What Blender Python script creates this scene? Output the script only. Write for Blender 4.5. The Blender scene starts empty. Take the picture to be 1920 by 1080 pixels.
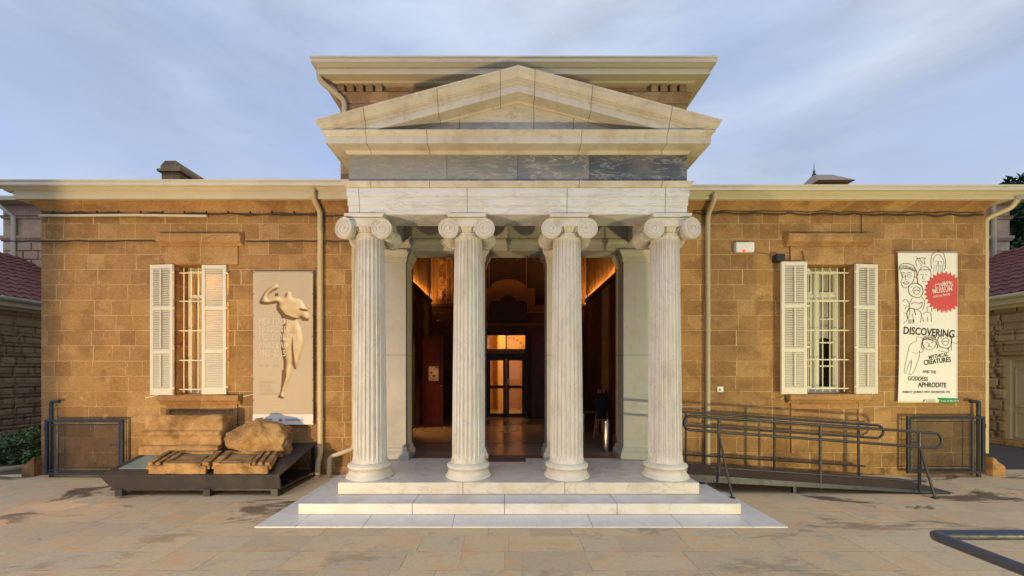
import bpy, math, random
from mathutils import Vector, Matrix, noise as mnoise
R = math.radians
C = bpy.context.scene.collection
random.seed(7)

# ------------------------------------------------------------------ camera
F = 746.667            # focal length in photo pixels (1920 wide)
VX, VY, EYE = 950.0, 697.0, 1.65
cam = bpy.data.cameras.new('camera'); cam_o = bpy.data.objects.new('camera', cam); C.objects.link(cam_o)
cam.sensor_width = 36; cam.lens = F / 1920 * 36
cam.shift_x = (960 - VX) / 1920; cam.shift_y = (VY - 540) / 1920
cam.clip_start = 0.05; cam.clip_end = 3000
cam_o.location = (0, 0, EYE); cam_o.rotation_euler = (R(90), 0, 0)
bpy.context.scene.camera = cam_o
def X(px, D): return (px - VX) / F * D
def Z(py, D): return EYE - (py - VY) / F * D

# ------------------------------------------------------------------ sky, sun, exposure
sc = bpy.context.scene
sc.view_settings.view_transform = 'Standard'; sc.view_settings.look = 'None'
sc.view_settings.exposure = 0.0; sc.view_settings.gamma = 1.0
SUN_EL, SUN_AZ = R(58), R(200)      # azimuth clockwise from +Y: veiled daylight from above and behind the viewer
w = bpy.data.worlds.new('World'); sc.world = w; w.use_nodes = True
nt = w.node_tree; nt.nodes.clear()
def wn(t, **k):
    n = nt.nodes.new(t)
    for a, b in k.items(): setattr(n, a, b)
    return n
sky = wn('ShaderNodeTexSky', sky_type='NISHITA', sun_disc=False)
sky.sun_elevation = SUN_EL; sky.sun_rotation = SUN_AZ; sky.air_density = 1.0; sky.dust_density = 1.5; sky.ozone_density = 2.0
tcw = wn('ShaderNodeTexCoord')
mp = wn('ShaderNodeMapping'); mp.inputs['Scale'].default_value = (1.0, 1.0, 3.2); mp.inputs['Rotation'].default_value = (0, R(24), 0); mp.inputs['Location'].default_value = (2.15, 0.1, 1.1)
nz = wn('ShaderNodeTexNoise'); nz.inputs['Scale'].default_value = 1.1; nz.inputs['Detail'].default_value = 9; nz.inputs['Roughness'].default_value = 0.45; nz.inputs['Distortion'].default_value = 0.2
nz2 = wn('ShaderNodeTexNoise'); nz2.inputs['Scale'].default_value = 2.0; nz2.inputs['Detail'].default_value = 8; nz2.inputs['Roughness'].default_value = 0.55; nz2.inputs['Distortion'].default_value = 0.2
L = nt.links.new
L(tcw.outputs['Generated'], mp.inputs['Vector']); L(mp.outputs[0], nz.inputs['Vector']); L(mp.outputs[0], nz2.inputs['Vector'])
cr = wn('ShaderNodeValToRGB'); cr.color_ramp.elements[0].position = 0.46; cr.color_ramp.elements[1].position = 0.66
L(nz.outputs['Fac'], cr.inputs[0])
cc = wn('ShaderNodeValToRGB'); cc.color_ramp.elements[0].position = 0.38; cc.color_ramp.elements[0].color = (3.95, 4.5, 5.6, 1)
cc.color_ramp.elements[1].position = 0.66; cc.color_ramp.elements[1].color = (7.1, 8.0, 9.5, 1)
L(nz2.outputs['Fac'], cc.inputs[0])
skm = wn('ShaderNodeMix', data_type='RGBA', blend_type='MIX'); skm.inputs['Factor'].default_value = 0.8
skm.inputs[7].default_value = (4.3, 5.9, 9.3, 1)     # thin high veil over the clear sky
L(sky.outputs[0], skm.inputs[6])
mx = wn('ShaderNodeMix', data_type='RGBA')
L(cr.outputs[0], mx.inputs['Factor']); L(skm.outputs[2], mx.inputs[6]); L(cc.outputs[0], mx.inputs[7])
bg = wn('ShaderNodeBackground'); bg.inputs['Strength'].default_value = 0.1
ow = wn('ShaderNodeOutputWorld')
sz = wn('ShaderNodeSeparateXYZ'); L(tcw.outputs['Generated'], sz.inputs[0])
hz = wn('ShaderNodeMapRange', interpolation_type='SMOOTHSTEP'); L(sz.outputs[2], hz.inputs[0])
for i_, q_ in ((1, 0.05), (2, 0.62), (3, 0.55), (4, 0.0)): hz.inputs[i_].default_value = q_
mh = wn('ShaderNodeMix', data_type='RGBA'); mh.inputs[7].default_value = (7.0, 7.8, 9.4, 1)      # paler air towards the horizon
L(hz.outputs[0], mh.inputs['Factor']); L(mx.outputs[2], mh.inputs[6]); L(mh.outputs[2], bg.inputs[0]); L(bg.outputs[0], ow.inputs[0])
sl = bpy.data.lights.new('sun', 'SUN'); sl.energy = 0.92; sl.angle = R(50); sl.color = (1.0, 0.95, 0.88)
so = bpy.data.objects.new('sun', sl); C.objects.link(so)
sd = Vector((math.sin(SUN_AZ) * math.cos(SUN_EL), math.cos(SUN_AZ) * math.cos(SUN_EL), math.sin(SUN_EL)))
so.rotation_euler = sd.to_track_quat('Z', 'Y').to_euler(); so.location = (-5, -12, 9)

# ------------------------------------------------------------------ mesh helpers
class MB:
    def __init__(s): s.v = []; s.f = []; s.m = []; s.k = 0
    def add(s, vs, fs, T=None):
        b = len(s.v)
        for p in vs:
            p = Vector(p)
            s.v.append(T @ p if T else p)
        for f in fs: s.f.append([b + i for i in f]); s.m.append(s.k)
        return s
    def box(s, x0, x1, y0, y1, z0, z1, T=None):
        return s.add([(x0,y0,z0),(x1,y0,z0),(x1,y1,z0),(x0,y1,z0),(x0,y0,z1),(x1,y0,z1),(x1,y1,z1),(x0,y1,z1)],
                     [(0,3,2,1),(4,5,6,7),(0,1,5,4),(1,2,6,5),(2,3,7,6),(3,0,4,7)], T)
    def quad(s, a, b, c, d): return s.add([a, b, c, d], [(0,1,2,3)])
    def prism(s, pts, y0, y1, T=None):          # polygon in x,z extruded along y
        n = len(pts)
        vs = [(x, y0, z) for x, z in pts] + [(x, y1, z) for x, z in pts]
        fs = [tuple(range(n)), tuple(range(2*n-1, n-1, -1))] + [(i, n+i, n+(i+1) % n, (i+1) % n) for i in range(n)]
        return s.add(vs, fs, T)
    def tube(s, path, r, n=10, closed=False, caps=True):
        P = [Vector(p) for p in path]; m = len(P); rings = []
        up = Vector((0.123, 0.31, 0.94)).normalized()
        t0 = (P[1] - P[0]).normalized(); a = t0.cross(up)
        if a.length < 1e-3: a = t0.cross(Vector((1, 0, 0)))
        a.normalize()
        for i in range(m):
            if closed: t = (P[(i+1) % m] - P[i-1])
            else: t = P[min(i+1, m-1)] - P[max(i-1, 0)]
            t.normalize(); a = (a - t * a.dot(t)).normalized(); b = t.cross(a)
            rr = r[i] if isinstance(r, (list, tuple)) else r
            rings.append([P[i] + (a*math.cos(2*math.pi*k/n) + b*math.sin(2*math.pi*k/n))*rr for k in range(n)])
        vs = [p for q in rings for p in q]; fs = []
        for i in range(m if closed else m-1):
            j = (i+1) % m
            for k in range(n): fs.append((i*n+k, i*n+(k+1) % n, j*n+(k+1) % n, j*n+k))
        if caps and not closed: fs.append(tuple(range(n-1, -1, -1))); fs.append(tuple((m-1)*n+k for k in range(n)))
        return s.add(vs, fs)
    def lathe(s, prof, T=None, n=32):           # prof: (r, z)
        vs = []; fs = []; m = len(prof)
        for r, z in prof:
            for k in range(n): a = 2*math.pi*k/n; vs.append((r*math.cos(a), r*math.sin(a), z))
        for i in range(m-1):
            for k in range(n): fs.append((i*n+k, i*n+(k+1) % n, (i+1)*n+(k+1) % n, (i+1)*n+k))
        fs.append(tuple(range(n-1, -1, -1))); fs.append(tuple((m-1)*n+k for k in range(n)))
        return s.add(vs, fs, T)
    def ring(s, prof, x0, x1, yf, yb, T=None):  # prof (offset, z) swept round the front of a block: left side, front, right side
        vs = []; n = len(prof)
        for cx, cy in ((0, 0), (0, 1), (1, 1), (1, 0)):
            for o, z in prof: vs.append(((x1+o) if cx else (x0-o), (yf-o) if cy else yb, z))
        fs = []
        for c in range(3):
            for i in range(n):
                j = (i+1) % n; fs.append((c*n+i, (c+1)*n+i, (c+1)*n+j, c*n+j))
        fs.append(tuple(range(n-1, -1, -1))); fs.append(tuple(3*n+i for i in range(n)))
        return s.add(vs, fs, T)
    def run(s, prof, x0, x1, yf, T=None):       # straight moulding along x; prof (offset toward viewer, z)
        n = len(prof)
        vs = [(x0, yf-o, z) for o, z in prof] + [(x1, yf-o, z) for o, z in prof]
        fs = [(i, n+i, n+(i+1) % n, (i+1) % n) for i in range(n)] + [tuple(range(n-1, -1, -1)), tuple(range(n, 2*n))]
        return s.add(vs, fs, T)
    def build(s, name, mat, parent=None, smooth=None, bevel=0, origin=None):
        me = bpy.data.meshes.new(name)
        o0 = Vector(origin) if origin else Vector((0, 0, 0))
        me.from_pydata([tuple(p - o0) for p in s.v], [], s.f)
        mats = mat if isinstance(mat, list) else [mat]
        for m_ in mats: me.materials.append(m_)
        if len(mats) > 1: me.polygons.foreach_set('material_index', s.m)
        me.update()
        if smooth: me.shade_smooth(); me.set_sharp_from_angle(angle=R(smooth))
        import bmesh
        bm = bmesh.new(); bm.from_mesh(me); bmesh.ops.recalc_face_normals(bm, faces=bm.faces); bm.to_mesh(me); bm.free()
        o = bpy.data.objects.new(name, me); C.objects.link(o)
        o.location = o0
        if parent:
            o.parent = parent; w0 = WORLD.get(parent.name, Vector((0, 0, 0))); o.location = o0 - w0
        WORLD[o.name] = o0
        if bevel:
            b = o.modifiers.new('bevel', 'BEVEL'); b.width = bevel; b.segments = 2; b.limit_method = 'ANGLE'; b.angle_limit = R(35); b.harden_normals = False
        return o
WORLD = {}
def each(b, name, mat, parent=None, **k):      # every separate piece of a builder becomes an object of its own
    par = list(range(len(b.v)))
    def find(i):
        while par[i] != i: par[i] = par[par[i]]; i = par[i]
        return i
    for f in b.f:
        for i in f[1:]: par[find(i)] = find(f[0])
    groups = {}
    for f in b.f: groups.setdefault(find(f[0]), []).append(f)
    out = []
    for fs in groups.values():
        ids = sorted({i for f in fs for i in f}); mp_ = {i: n for n, i in enumerate(ids)}
        q = MB(); q.v = [b.v[i] for i in ids]; q.f = [[mp_[i] for i in f] for f in fs]; q.m = [0]*len(fs)
        out.append(q.build(name, mat, parent, **k))
    return out
def thing(name, label, cat, loc=(0, 0, 0), group=None):
    o = bpy.data.objects.new(name, None); C.objects.link(o); o.location = loc; o.empty_display_size = 0.2
    WORLD[o.name] = Vector(loc)
    o['label'] = label; o['category'] = cat
    if group: o['group'] = group
    return o
def tag(o, label, cat, group=None):
    o['label'] = label; o['category'] = cat
    if group: o['group'] = group
    return o
def struct(o): o['kind'] = 'structure'; return o
def arc(c, r, a0, a1, n, plane='xz', y=0):
    out = []
    for i in range(n+1):
        a = R(a0 + (a1-a0)*i/n); out.append((c[0]+r*math.cos(a), y, c[1]+r*math.sin(a)))
    return out

# ------------------------------------------------------------------ material helpers
class Mt:
    def __init__(s, name, rough=0.8, metallic=0, spec=0.4):
        s.mat = bpy.data.materials.new(name); s.mat.use_nodes = True
        s.nt = s.mat.node_tree; s.b = s.nt.nodes['Principled BSDF']
        s.b.inputs['Roughness'].default_value = rough; s.b.inputs['Metallic'].default_value = metallic
        s.b.inputs['Specular IOR Level'].default_value = spec
        s.tc = s.nt.nodes.new('ShaderNodeTexCoord'); s.obj = s.tc.outputs['Object']
    def _in(s, sock, v):
        if isinstance(v, bpy.types.NodeSocket): s.nt.links.new(v, sock)
        elif isinstance(v, (tuple, list)) and len(v) == 3 and sock.type == 'RGBA': sock.default_value = (*v, 1)
        else: sock.default_value = v
    def math(s, op, a, b=0.0, c=None):
        n = s.nt.nodes.new('ShaderNodeMath'); n.operation = op; s._in(n.inputs[0], a); s._in(n.inputs[1], b)
        if c is not None: s._in(n.inputs[2], c)
        return n.outputs[0]
    def sep(s, v):
        n = s.nt.nodes.new('ShaderNodeSeparateXYZ'); s._in(n.inputs[0], v); return n.outputs
    def comb(s, x, y, z):
        n = s.nt.nodes.new('ShaderNodeCombineXYZ')
        for i, q in enumerate((x, y, z)): s._in(n.inputs[i], q)
        return n.outputs[0]
    def map(s, scale=(1, 1, 1), rot=(0, 0, 0), loc=(0, 0, 0), v=None):
        n = s.nt.nodes.new('ShaderNodeMapping'); n.inputs['Scale'].default_value = scale; n.inputs['Rotation'].default_value = rot; n.inputs['Location'].default_value = loc
        s._in(n.inputs[0], v or s.obj); return n.outputs[0]
    def noise(s, scale, detail=5, rough=0.55, v=None, dist=0, color=False):
        n = s.nt.nodes.new('ShaderNodeTexNoise'); n.inputs['Scale'].default_value = scale; n.inputs['Detail'].default_value = detail
        n.inputs['Roughness'].default_value = rough; n.inputs['Distortion'].default_value = dist
        s._in(n.inputs['Vector'], v or s.obj); return n.outputs['Color' if color else 'Fac']
    def white(s, v, color=False):
        n = s.nt.nodes.new('ShaderNodeTexWhiteNoise'); n.noise_dimensions = '3D'; s._in(n.inputs['Vector'], v); return n.outputs['Color' if color else 'Value']
    def voro(s, scale, v=None, feature='F1'):
        n = s.nt.nodes.new('ShaderNodeTexVoronoi'); n.feature = feature; n.inputs['Scale'].default_value = scale; s._in(n.inputs['Vector'], v or s.obj); return n.outputs['Distance']
    def wave(s, scale, v=None, dist=0, prof='SIN', dirn='X', detail=2):
        n = s.nt.nodes.new('ShaderNodeTexWave'); n.wave_profile = prof; n.bands_direction = dirn
        n.inputs['Scale'].default_value = scale; n.inputs['Distortion'].default_value = dist; n.inputs['Detail'].default_value = detail
        s._in(n.inputs['Vector'], v or s.obj); return n.outputs['Fac']
    def ramp(s, f, stops):
        n = s.nt.nodes.new('ShaderNodeValToRGB'); s._in(n.inputs[0], f); e = n.color_ramp.elements
        while len(e) < len(stops): e.new(0.5)
        for i, (p, c) in enumerate(stops):
            e[i].position = p; e[i].color = (c, c, c, 1) if isinstance(c, (int, float)) else (*c, 1)
        return n.outputs[0]
    def smooth(s, f, a, b, lo=0.0, hi=1.0):
        n = s.nt.nodes.new('ShaderNodeMapRange'); n.interpolation_type = 'SMOOTHSTEP'; s._in(n.inputs[0], f)
        for i, q in zip((1, 2, 3, 4), (a, b, lo, hi)): n.inputs[i].default_value = q
        return n.outputs[0]
    def mix(s, f, a, b, mode='MIX'):
        n = s.nt.nodes.new('ShaderNodeMix'); n.data_type = 'RGBA'; n.blend_type = mode; s._in(n.inputs[0], f); s._in(n.inputs[6], a); s._in(n.inputs[7], b); return n.outputs[2]
    def bump(s, h, strength=0.5, dist=0.01, prev=None):
        n = s.nt.nodes.new('ShaderNodeBump'); n.inputs['Strength'].default_value = strength; n.inputs['Distance'].default_value = dist
        s._in(n.inputs['Height'], h)
        if prev: s.nt.links.new(prev, n.inputs['Normal'])
        s.nt.links.new(n.outputs[0], s.b.inputs['Normal']); return n.outputs[0]
    def col(s, c): s._in(s.b.inputs['Base Color'], c); return s
    def rough(s, c): s._in(s.b.inputs['Roughness'], c); return s
    def emit(s, c, k): s._in(s.b.inputs['Emission Color'], c); s.b.inputs['Emission Strength'].default_value = k; return s

def ashlar(name, base, dark, light, mortar, w=0.38, h=0.243, z0=0.0, relief=0.004, joint=0.007, rust=0.0, streak=1.0, edge=0.0):
    m = Mt(name, 0.88, spec=0.2); o = m.sep(m.obj)
    u = m.math('ADD', o[0], o[1]); v = m.math('ADD', o[2], 50*h - z0)
    wob = m.noise(9, 3, 0.6)
    wob2 = m.math('MULTIPLY', m.math('SUBTRACT', wob, 0.5), 0.02)
    vr = m.math('DIVIDE', m.math('ADD', v, wob2), h)
    row = m.math('FLOOR', vr)
    rr = m.white(m.comb(row, 3.3, 1.7))
    ub = m.math('ADD', m.math('DIVIDE', m.math('ADD', u, wob2), w), m.math('MULTIPLY', rr, 7.0))
    ub = m.math('ADD', ub, m.math('MULTIPLY', m.math('SINE', m.math('ADD', m.math('MULTIPLY', ub, 2.1), m.math('MULTIPLY', rr, 31.0))), 0.24))
    ub = m.math('ADD', ub, 60.0)
    colm = m.math('FLOOR', ub)
    fx = m.math('FRACT', ub); fy = m.math('FRACT', vr)
    dx = m.math('MULTIPLY', m.math('MINIMUM', fx, m.math('SUBTRACT', 1.0, fx)), w)
    dz = m.math('MULTIPLY', m.math('MINIMUM', fy, m.math('SUBTRACT', 1.0, fy)), h)
    d = m.math('MINIMUM', dx, dz)
    mm = m.smooth(d, joint*0.3, joint, 1.0, 0.0)
    idv = m.comb(colm, row, 0.5)
    r1 = m.white(idv)
    r2 = m.white(m.comb(row, colm, 4.5))
    c = m.ramp(r1, [(0.0, tuple(q*0.6+p*0.4 for q, p in zip(dark, base))), (0.28, base), (0.75, base), (1.0, tuple(q*0.6+p*0.4 for q, p in zip(light, base)))])
    c = m.mix(m.smooth(m.noise(2.1, 5, 0.6, v=m.map((1, 1, 1.3), loc=(9, 3, 5)), dist=0.6), 0.48, 0.66, 0.0, 0.62), c, dark)
    big = m.noise(1.1, 4, 0.55)
    c = m.mix(m.smooth(big, 0.40, 0.7, 0.0, 0.4), c, dark)
    fine = m.noise(26, 7, 0.72, v=m.map((1, 1, 1.6)))
    c = m.mix(0.85, c, m.ramp(fine, [(0.28, 0.34), (0.5, 0.5), (0.75, 0.68)]), 'OVERLAY')
    blot = m.noise(5.5, 6, 0.62, v=m.map((1, 1, 1), loc=(3, 0, 9)))
    c = m.mix(m.smooth(blot, 0.54, 0.70, 0.0, 0.6), c, light)
    # worn, repointed joints: the mortar shows only in places, and pale smears run down from some of them
    part = m.smooth(m.noise(2.3, 4, 0.6, v=m.map(loc=(7, 7, 1))), 0.34, 0.60, 0.15, 0.85)
    c = m.mix(m.math('MULTIPLY', mm, part), c, mortar)
    if streak:
        sv = m.map((34, 34, 5.5), rot=(0, R(9), 0))
        st = m.smooth(m.noise(1.0, 3, 0.6, v=sv), 0.645, 0.73, 0.0, 0.85*streak)
        gate = m.smooth(m.noise(3.0, 2, 0.5, v=m.map(loc=(1, 5, 2))), 0.47, 0.6)
        c = m.mix(m.math('MULTIPLY', st, gate), c, mortar)
    pits = m.smooth(m.noise(40, 4, 0.7, v=m.map((1, 1, 1.4), loc=(0, 2, 0))), 0.62, 0.78, 0.0, 0.45)
    c = m.mix(pits, c, tuple(q*0.5 for q in dark))
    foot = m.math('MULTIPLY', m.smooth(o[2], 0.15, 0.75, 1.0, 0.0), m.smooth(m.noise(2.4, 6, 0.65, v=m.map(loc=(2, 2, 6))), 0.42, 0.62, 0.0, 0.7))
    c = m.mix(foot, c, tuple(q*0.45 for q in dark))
    m.col(c)
    hgt = m.math('MULTIPLY', m.smooth(d, 0.0, joint*1.4+rust), 1.0)
    nb = m.bump(m.math('ADD', hgt, m.math('MULTIPLY', r2, 0.35)), 0.9, relief + rust*0.9)
    m.bump(m.math('ADD', fine, m.math('MULTIPLY', blot, 1.2)), 0.55, 0.010, prev=nb)
    return m.mat

def marble(name, base=(0.66, 0.63, 0.57), warm=(0.50, 0.39, 0.25), vein=(0.34, 0.34, 0.35), warmth=0.5, veins=0.35, joints=None, rot=20, rough=0.45, seed=0, stretch=(1, 1, 3.0), streaks=0.0, hjoints=None):
    m = Mt(name, rough, spec=0.45)
    oi = m.nt.nodes.new('ShaderNodeObjectInfo'); va = m.nt.nodes.new('ShaderNodeVectorMath'); va.operation = 'ADD'
    m.nt.links.new(m.obj, va.inputs[0]); m.nt.links.new(m.math('MULTIPLY', oi.outputs['Random'], 19.0), va.inputs[1])
    pos = m.obj; m.obj = va.outputs[0]
    v = m.map(stretch, rot=(R(8), R(rot), 0), loc=(seed*3.1, seed, seed*1.7))
    n1 = m.noise(1.8, 7, 0.62, v=v, dist=1.1)
    n2 = m.noise(3.1, 6, 0.6, v=m.map(loc=(seed, 4, 2)))
    c = m.mix(m.smooth(n2, 0.42, 0.72, 0, warmth), base, warm)
    vb = m.math('ABSOLUTE', m.math('SUBTRACT', n1, 0.5))
    c = m.mix(m.smooth(vb, 0.0, 0.030, min(1.0, veins*1.9), 0.0), c, vein)
    c = m.mix(m.smooth(m.noise(1.1, 5, 0.6, v=v), 0.5, 0.8, 0, veins*0.8), c, vein)
    if streaks:
        stv = m.noise(1.0, 4, 0.6, v=m.map((9, 9, 0.8), loc=(seed, 0, 0)))
        c = m.mix(m.smooth(stv, 0.52, 0.78, 0, streaks), c, warm)
    sp = m.noise(60, 4, 0.7)
    c = m.mix(m.smooth(m.noise(6, 7, 0.7, v=m.map(loc=(seed, 9, 3))), 0.56, 0.70, 0, 0.55*warmth), c, tuple(q*0.55 for q in warm))
    c = m.mix(m.smooth(sp, 0.60, 0.75, 0, 0.35), c, tuple(q*0.6 for q in warm))
    o = m.sep(pos); jm = None
    for jx in (joints or []):
        q = m.math('ABSOLUTE', m.math('SUBTRACT', o[0], jx))
        q = m.smooth(q, 0.0025, 0.0065, 1.0, 0.0)
        jm = q if jm is None else m.math('MAXIMUM', jm, q)
    for jz in (hjoints or []):
        q = m.math('ABSOLUTE', m.math('SUBTRACT', o[2], jz))
        q = m.smooth(q, 0.0025, 0.0065, 1.0, 0.0)
        jm = q if jm is None else m.math('MAXIMUM', jm, q)
    if jm is not None: c = m.mix(m.math('MULTIPLY', jm, 0.85), c, (0.10, 0.075, 0.05))
    m.col(c)
    m.rough(m.smooth(n2, 0.3, 0.7, rough-0.08, rough+0.15))
    m.bump(m.math('ADD', sp, m.noise(9, 5, 0.6)), 0.35, 0.004)
    return m.mat

def paint(name, c, rough=0.5, metallic=0, wear=0.25, dirt=(0.12, 0.09, 0.06), scale=6):
    m = Mt(name, rough, metallic)
    n = m.noise(scale, 6, 0.62); n2 = m.noise(scale*7, 4, 0.6)
    q = m.mix(m.smooth(n, 0.5, 0.8, 0, wear), c, dirt)
    q = m.mix(m.smooth(n2, 0.6, 0.75, 0, wear*0.7), q, dirt)
    m.col(q); m.rough(m.smooth(n, 0.3, 0.7, max(0.05, rough-0.1), min(1, rough+0.15))); m.bump(n2, 0.25, 0.002)
    return m.mat
def plain(name, c, rough=0.7, metallic=0):
    m = Mt(name, rough, metallic); m.col(m.mix(m.smooth(m.noise(14, 4), 0.35, 0.7, 0, 0.22), c, tuple(q*0.7 for q in c))); return m.mat

SB, SDK, SLT, SMO = (0.305, 0.172, 0.063), (0.19, 0.10, 0.038), (0.42, 0.26, 0.105), (0.54, 0.385, 0.19)
m_wall = ashlar('sandstone_ashlar', SB, SDK, SLT, SMO, z0=0.12)
m_trim = ashlar('sandstone_trim', (0.36, 0.20, 0.08), SDK, SLT, SMO, w=0.62, h=3.0, z0=-1.0, joint=0.006, streak=0.5)
m_upper = ashlar('weathered_sandstone', (0.30, 0.19, 0.10), (0.16, 0.095, 0.05), (0.42, 0.29, 0.16), (0.40, 0.31, 0.19), z0=0.1)
m_rust = ashlar('rusticated_sandstone', (0.34, 0.225, 0.115), (0.22, 0.135, 0.065), (0.42, 0.29, 0.16), (0.14, 0.09, 0.05), w=0.44, h=0.25, relief=0.01, joint=0.012, rust=0.03, streak=0.0)
m_tower = ashlar('pale_pink_sandstone', (0.44, 0.31, 0.20), (0.33, 0.215, 0.14), (0.54, 0.40, 0.27), (0.50, 0.40, 0.29), w=0.5, h=0.27)
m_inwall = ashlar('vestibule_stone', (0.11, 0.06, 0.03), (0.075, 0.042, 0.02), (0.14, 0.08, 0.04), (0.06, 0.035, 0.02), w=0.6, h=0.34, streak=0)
m_shaft = marble('column_marble', (0.50, 0.485, 0.45), (0.36, 0.29, 0.19), warmth=0.35, veins=0.30, rot=6, stretch=(2.5, 2.5, 0.7), streaks=0.75, rough=0.5)
m_cap = marble('capital_marble', (0.50, 0.48, 0.43), (0.36, 0.29, 0.19), warmth=0.4, veins=0.18, rough=0.55, seed=3)
ARJ = [X(876, 5.04), X(748, 5.04) - 0.5, X(1063, 5.04), X(1247, 5.04)]
m_arch = marble('architrave_marble', (0.52, 0.525, 0.52), (0.38, 0.30, 0.20), warmth=0.30, veins=0.38, joints=ARJ, seed=5, rot=12, stretch=(0.8, 1, 5))
m_corn = marble('cornice_marble', (0.45, 0.42, 0.36), (0.27, 0.19, 0.10), warmth=0.5, veins=0.2, joints=[X(687, 4.85), X(801, 4.85), X(1090, 4.85), X(1250, 4.85)], seed=7, streaks=0.35)
m_rake = marble('raking_cornice_marble', (0.45, 0.42, 0.36), (0.27, 0.19, 0.10), warmth=0.5, veins=0.2, joints=[X(683, 4.8), X(820, 4.8), X(938, 4.8), X(1003, 4.8), X(1110, 4.8), X(1258, 4.8)], seed=8, streaks=0.4)
m_tymp = marble('tympanum_marble', (0.50, 0.46, 0.39), (0.32, 0.24, 0.15), warmth=0.6, veins=0.5, joints=[X(862, 5.05), X(1001, 5.05), X(1075, 5.05)], seed=9, stretch=(1, 1, 5))
m_anta = marble('anta_marble', (0.40, 0.385, 0.33), (0.32, 0.27, 0.17), warmth=0.35, veins=0.25, seed=11, streaks=0.4, hjoints=[1.91])
def greym(i, b, v, k): return marble('grey_marble_%s' % ['pale', 'silver', 'slate', 'dark'][i], b, (0.30, 0.28, 0.24), v, warmth=0.3, veins=k, seed=i*2.3, rot=[4, 12, 18, 35][i], rough=0.35, stretch=(1.2, 1, 5))
m_fr = [greym(0, (0.20, 0.205, 0.20), (0.32, 0.32, 0.30), 0.3), greym(1, (0.15, 0.16, 0.165), (0.32, 0.32, 0.30), 0.35), greym(2, (0.12, 0.13, 0.145), (0.36, 0.36, 0.34), 0.4), greym(3, (0.06, 0.07, 0.085), (0.32, 0.34, 0.34), 0.3)]
m_step_top = marble('step_marble_bluish', (0.62, 0.605, 0.57), (0.52, 0.46, 0.36), (0.42, 0.43, 0.46), warmth=0.25, veins=0.12, joints=None, seed=13, rough=0.3)
m_cream = paint('cream_painted_timber', (0.52, 0.45, 0.30), 0.5, wear=0.3, dirt=(0.34, 0.25, 0.13), scale=3)
m_gutter = paint('cream_gutter_metal', (0.50, 0.46, 0.35), 0.4, wear=0.3, dirt=(0.32, 0.24, 0.13), scale=4)
m_pipe = paint('cream_pipe_paint', (0.46, 0.37, 0.22), 0.45, wear=0.3, dirt=(0.30, 0.20, 0.10))
m_shut = paint('ivory_shutter_paint', (0.58, 0.54, 0.42), 0.5, wear=0.25, dirt=(0.32, 0.25, 0.14), scale=9)
m_iron = paint('cream_iron_bars', (0.60, 0.57, 0.40), 0.5, wear=0.25)
m_rail = paint('black_rail_paint', (0.022, 0.023, 0.026), 0.45, wear=0.3, dirt=(0.04, 0.028, 0.02), scale=14)
m_gate = paint('dark_blue_gate_paint', (0.020, 0.028, 0.045), 0.4, wear=0.3, dirt=(0.03, 0.022, 0.02), scale=14)
m_stand = paint('dark_steel_stand', (0.028, 0.025, 0.025), 0.38, wear=0.35, dirt=(0.045, 0.032, 0.022), scale=4)
m_fgrail = paint('chipped_blue_grey_rail', (0.032, 0.038, 0.055), 0.35, wear=0.6, dirt=(0.10, 0.06, 0.05), scale=22)
m_cable = plain('black_cable', (0.03, 0.025, 0.02), 0.6)
m_white = plain('white_plastic', (0.72, 0.70, 0.62), 0.4)
m_black = plain('black_plastic', (0.02, 0.02, 0.022), 0.5)
m_dark = plain('dark_void', (0.02, 0.015, 0.012), 0.9)

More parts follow.
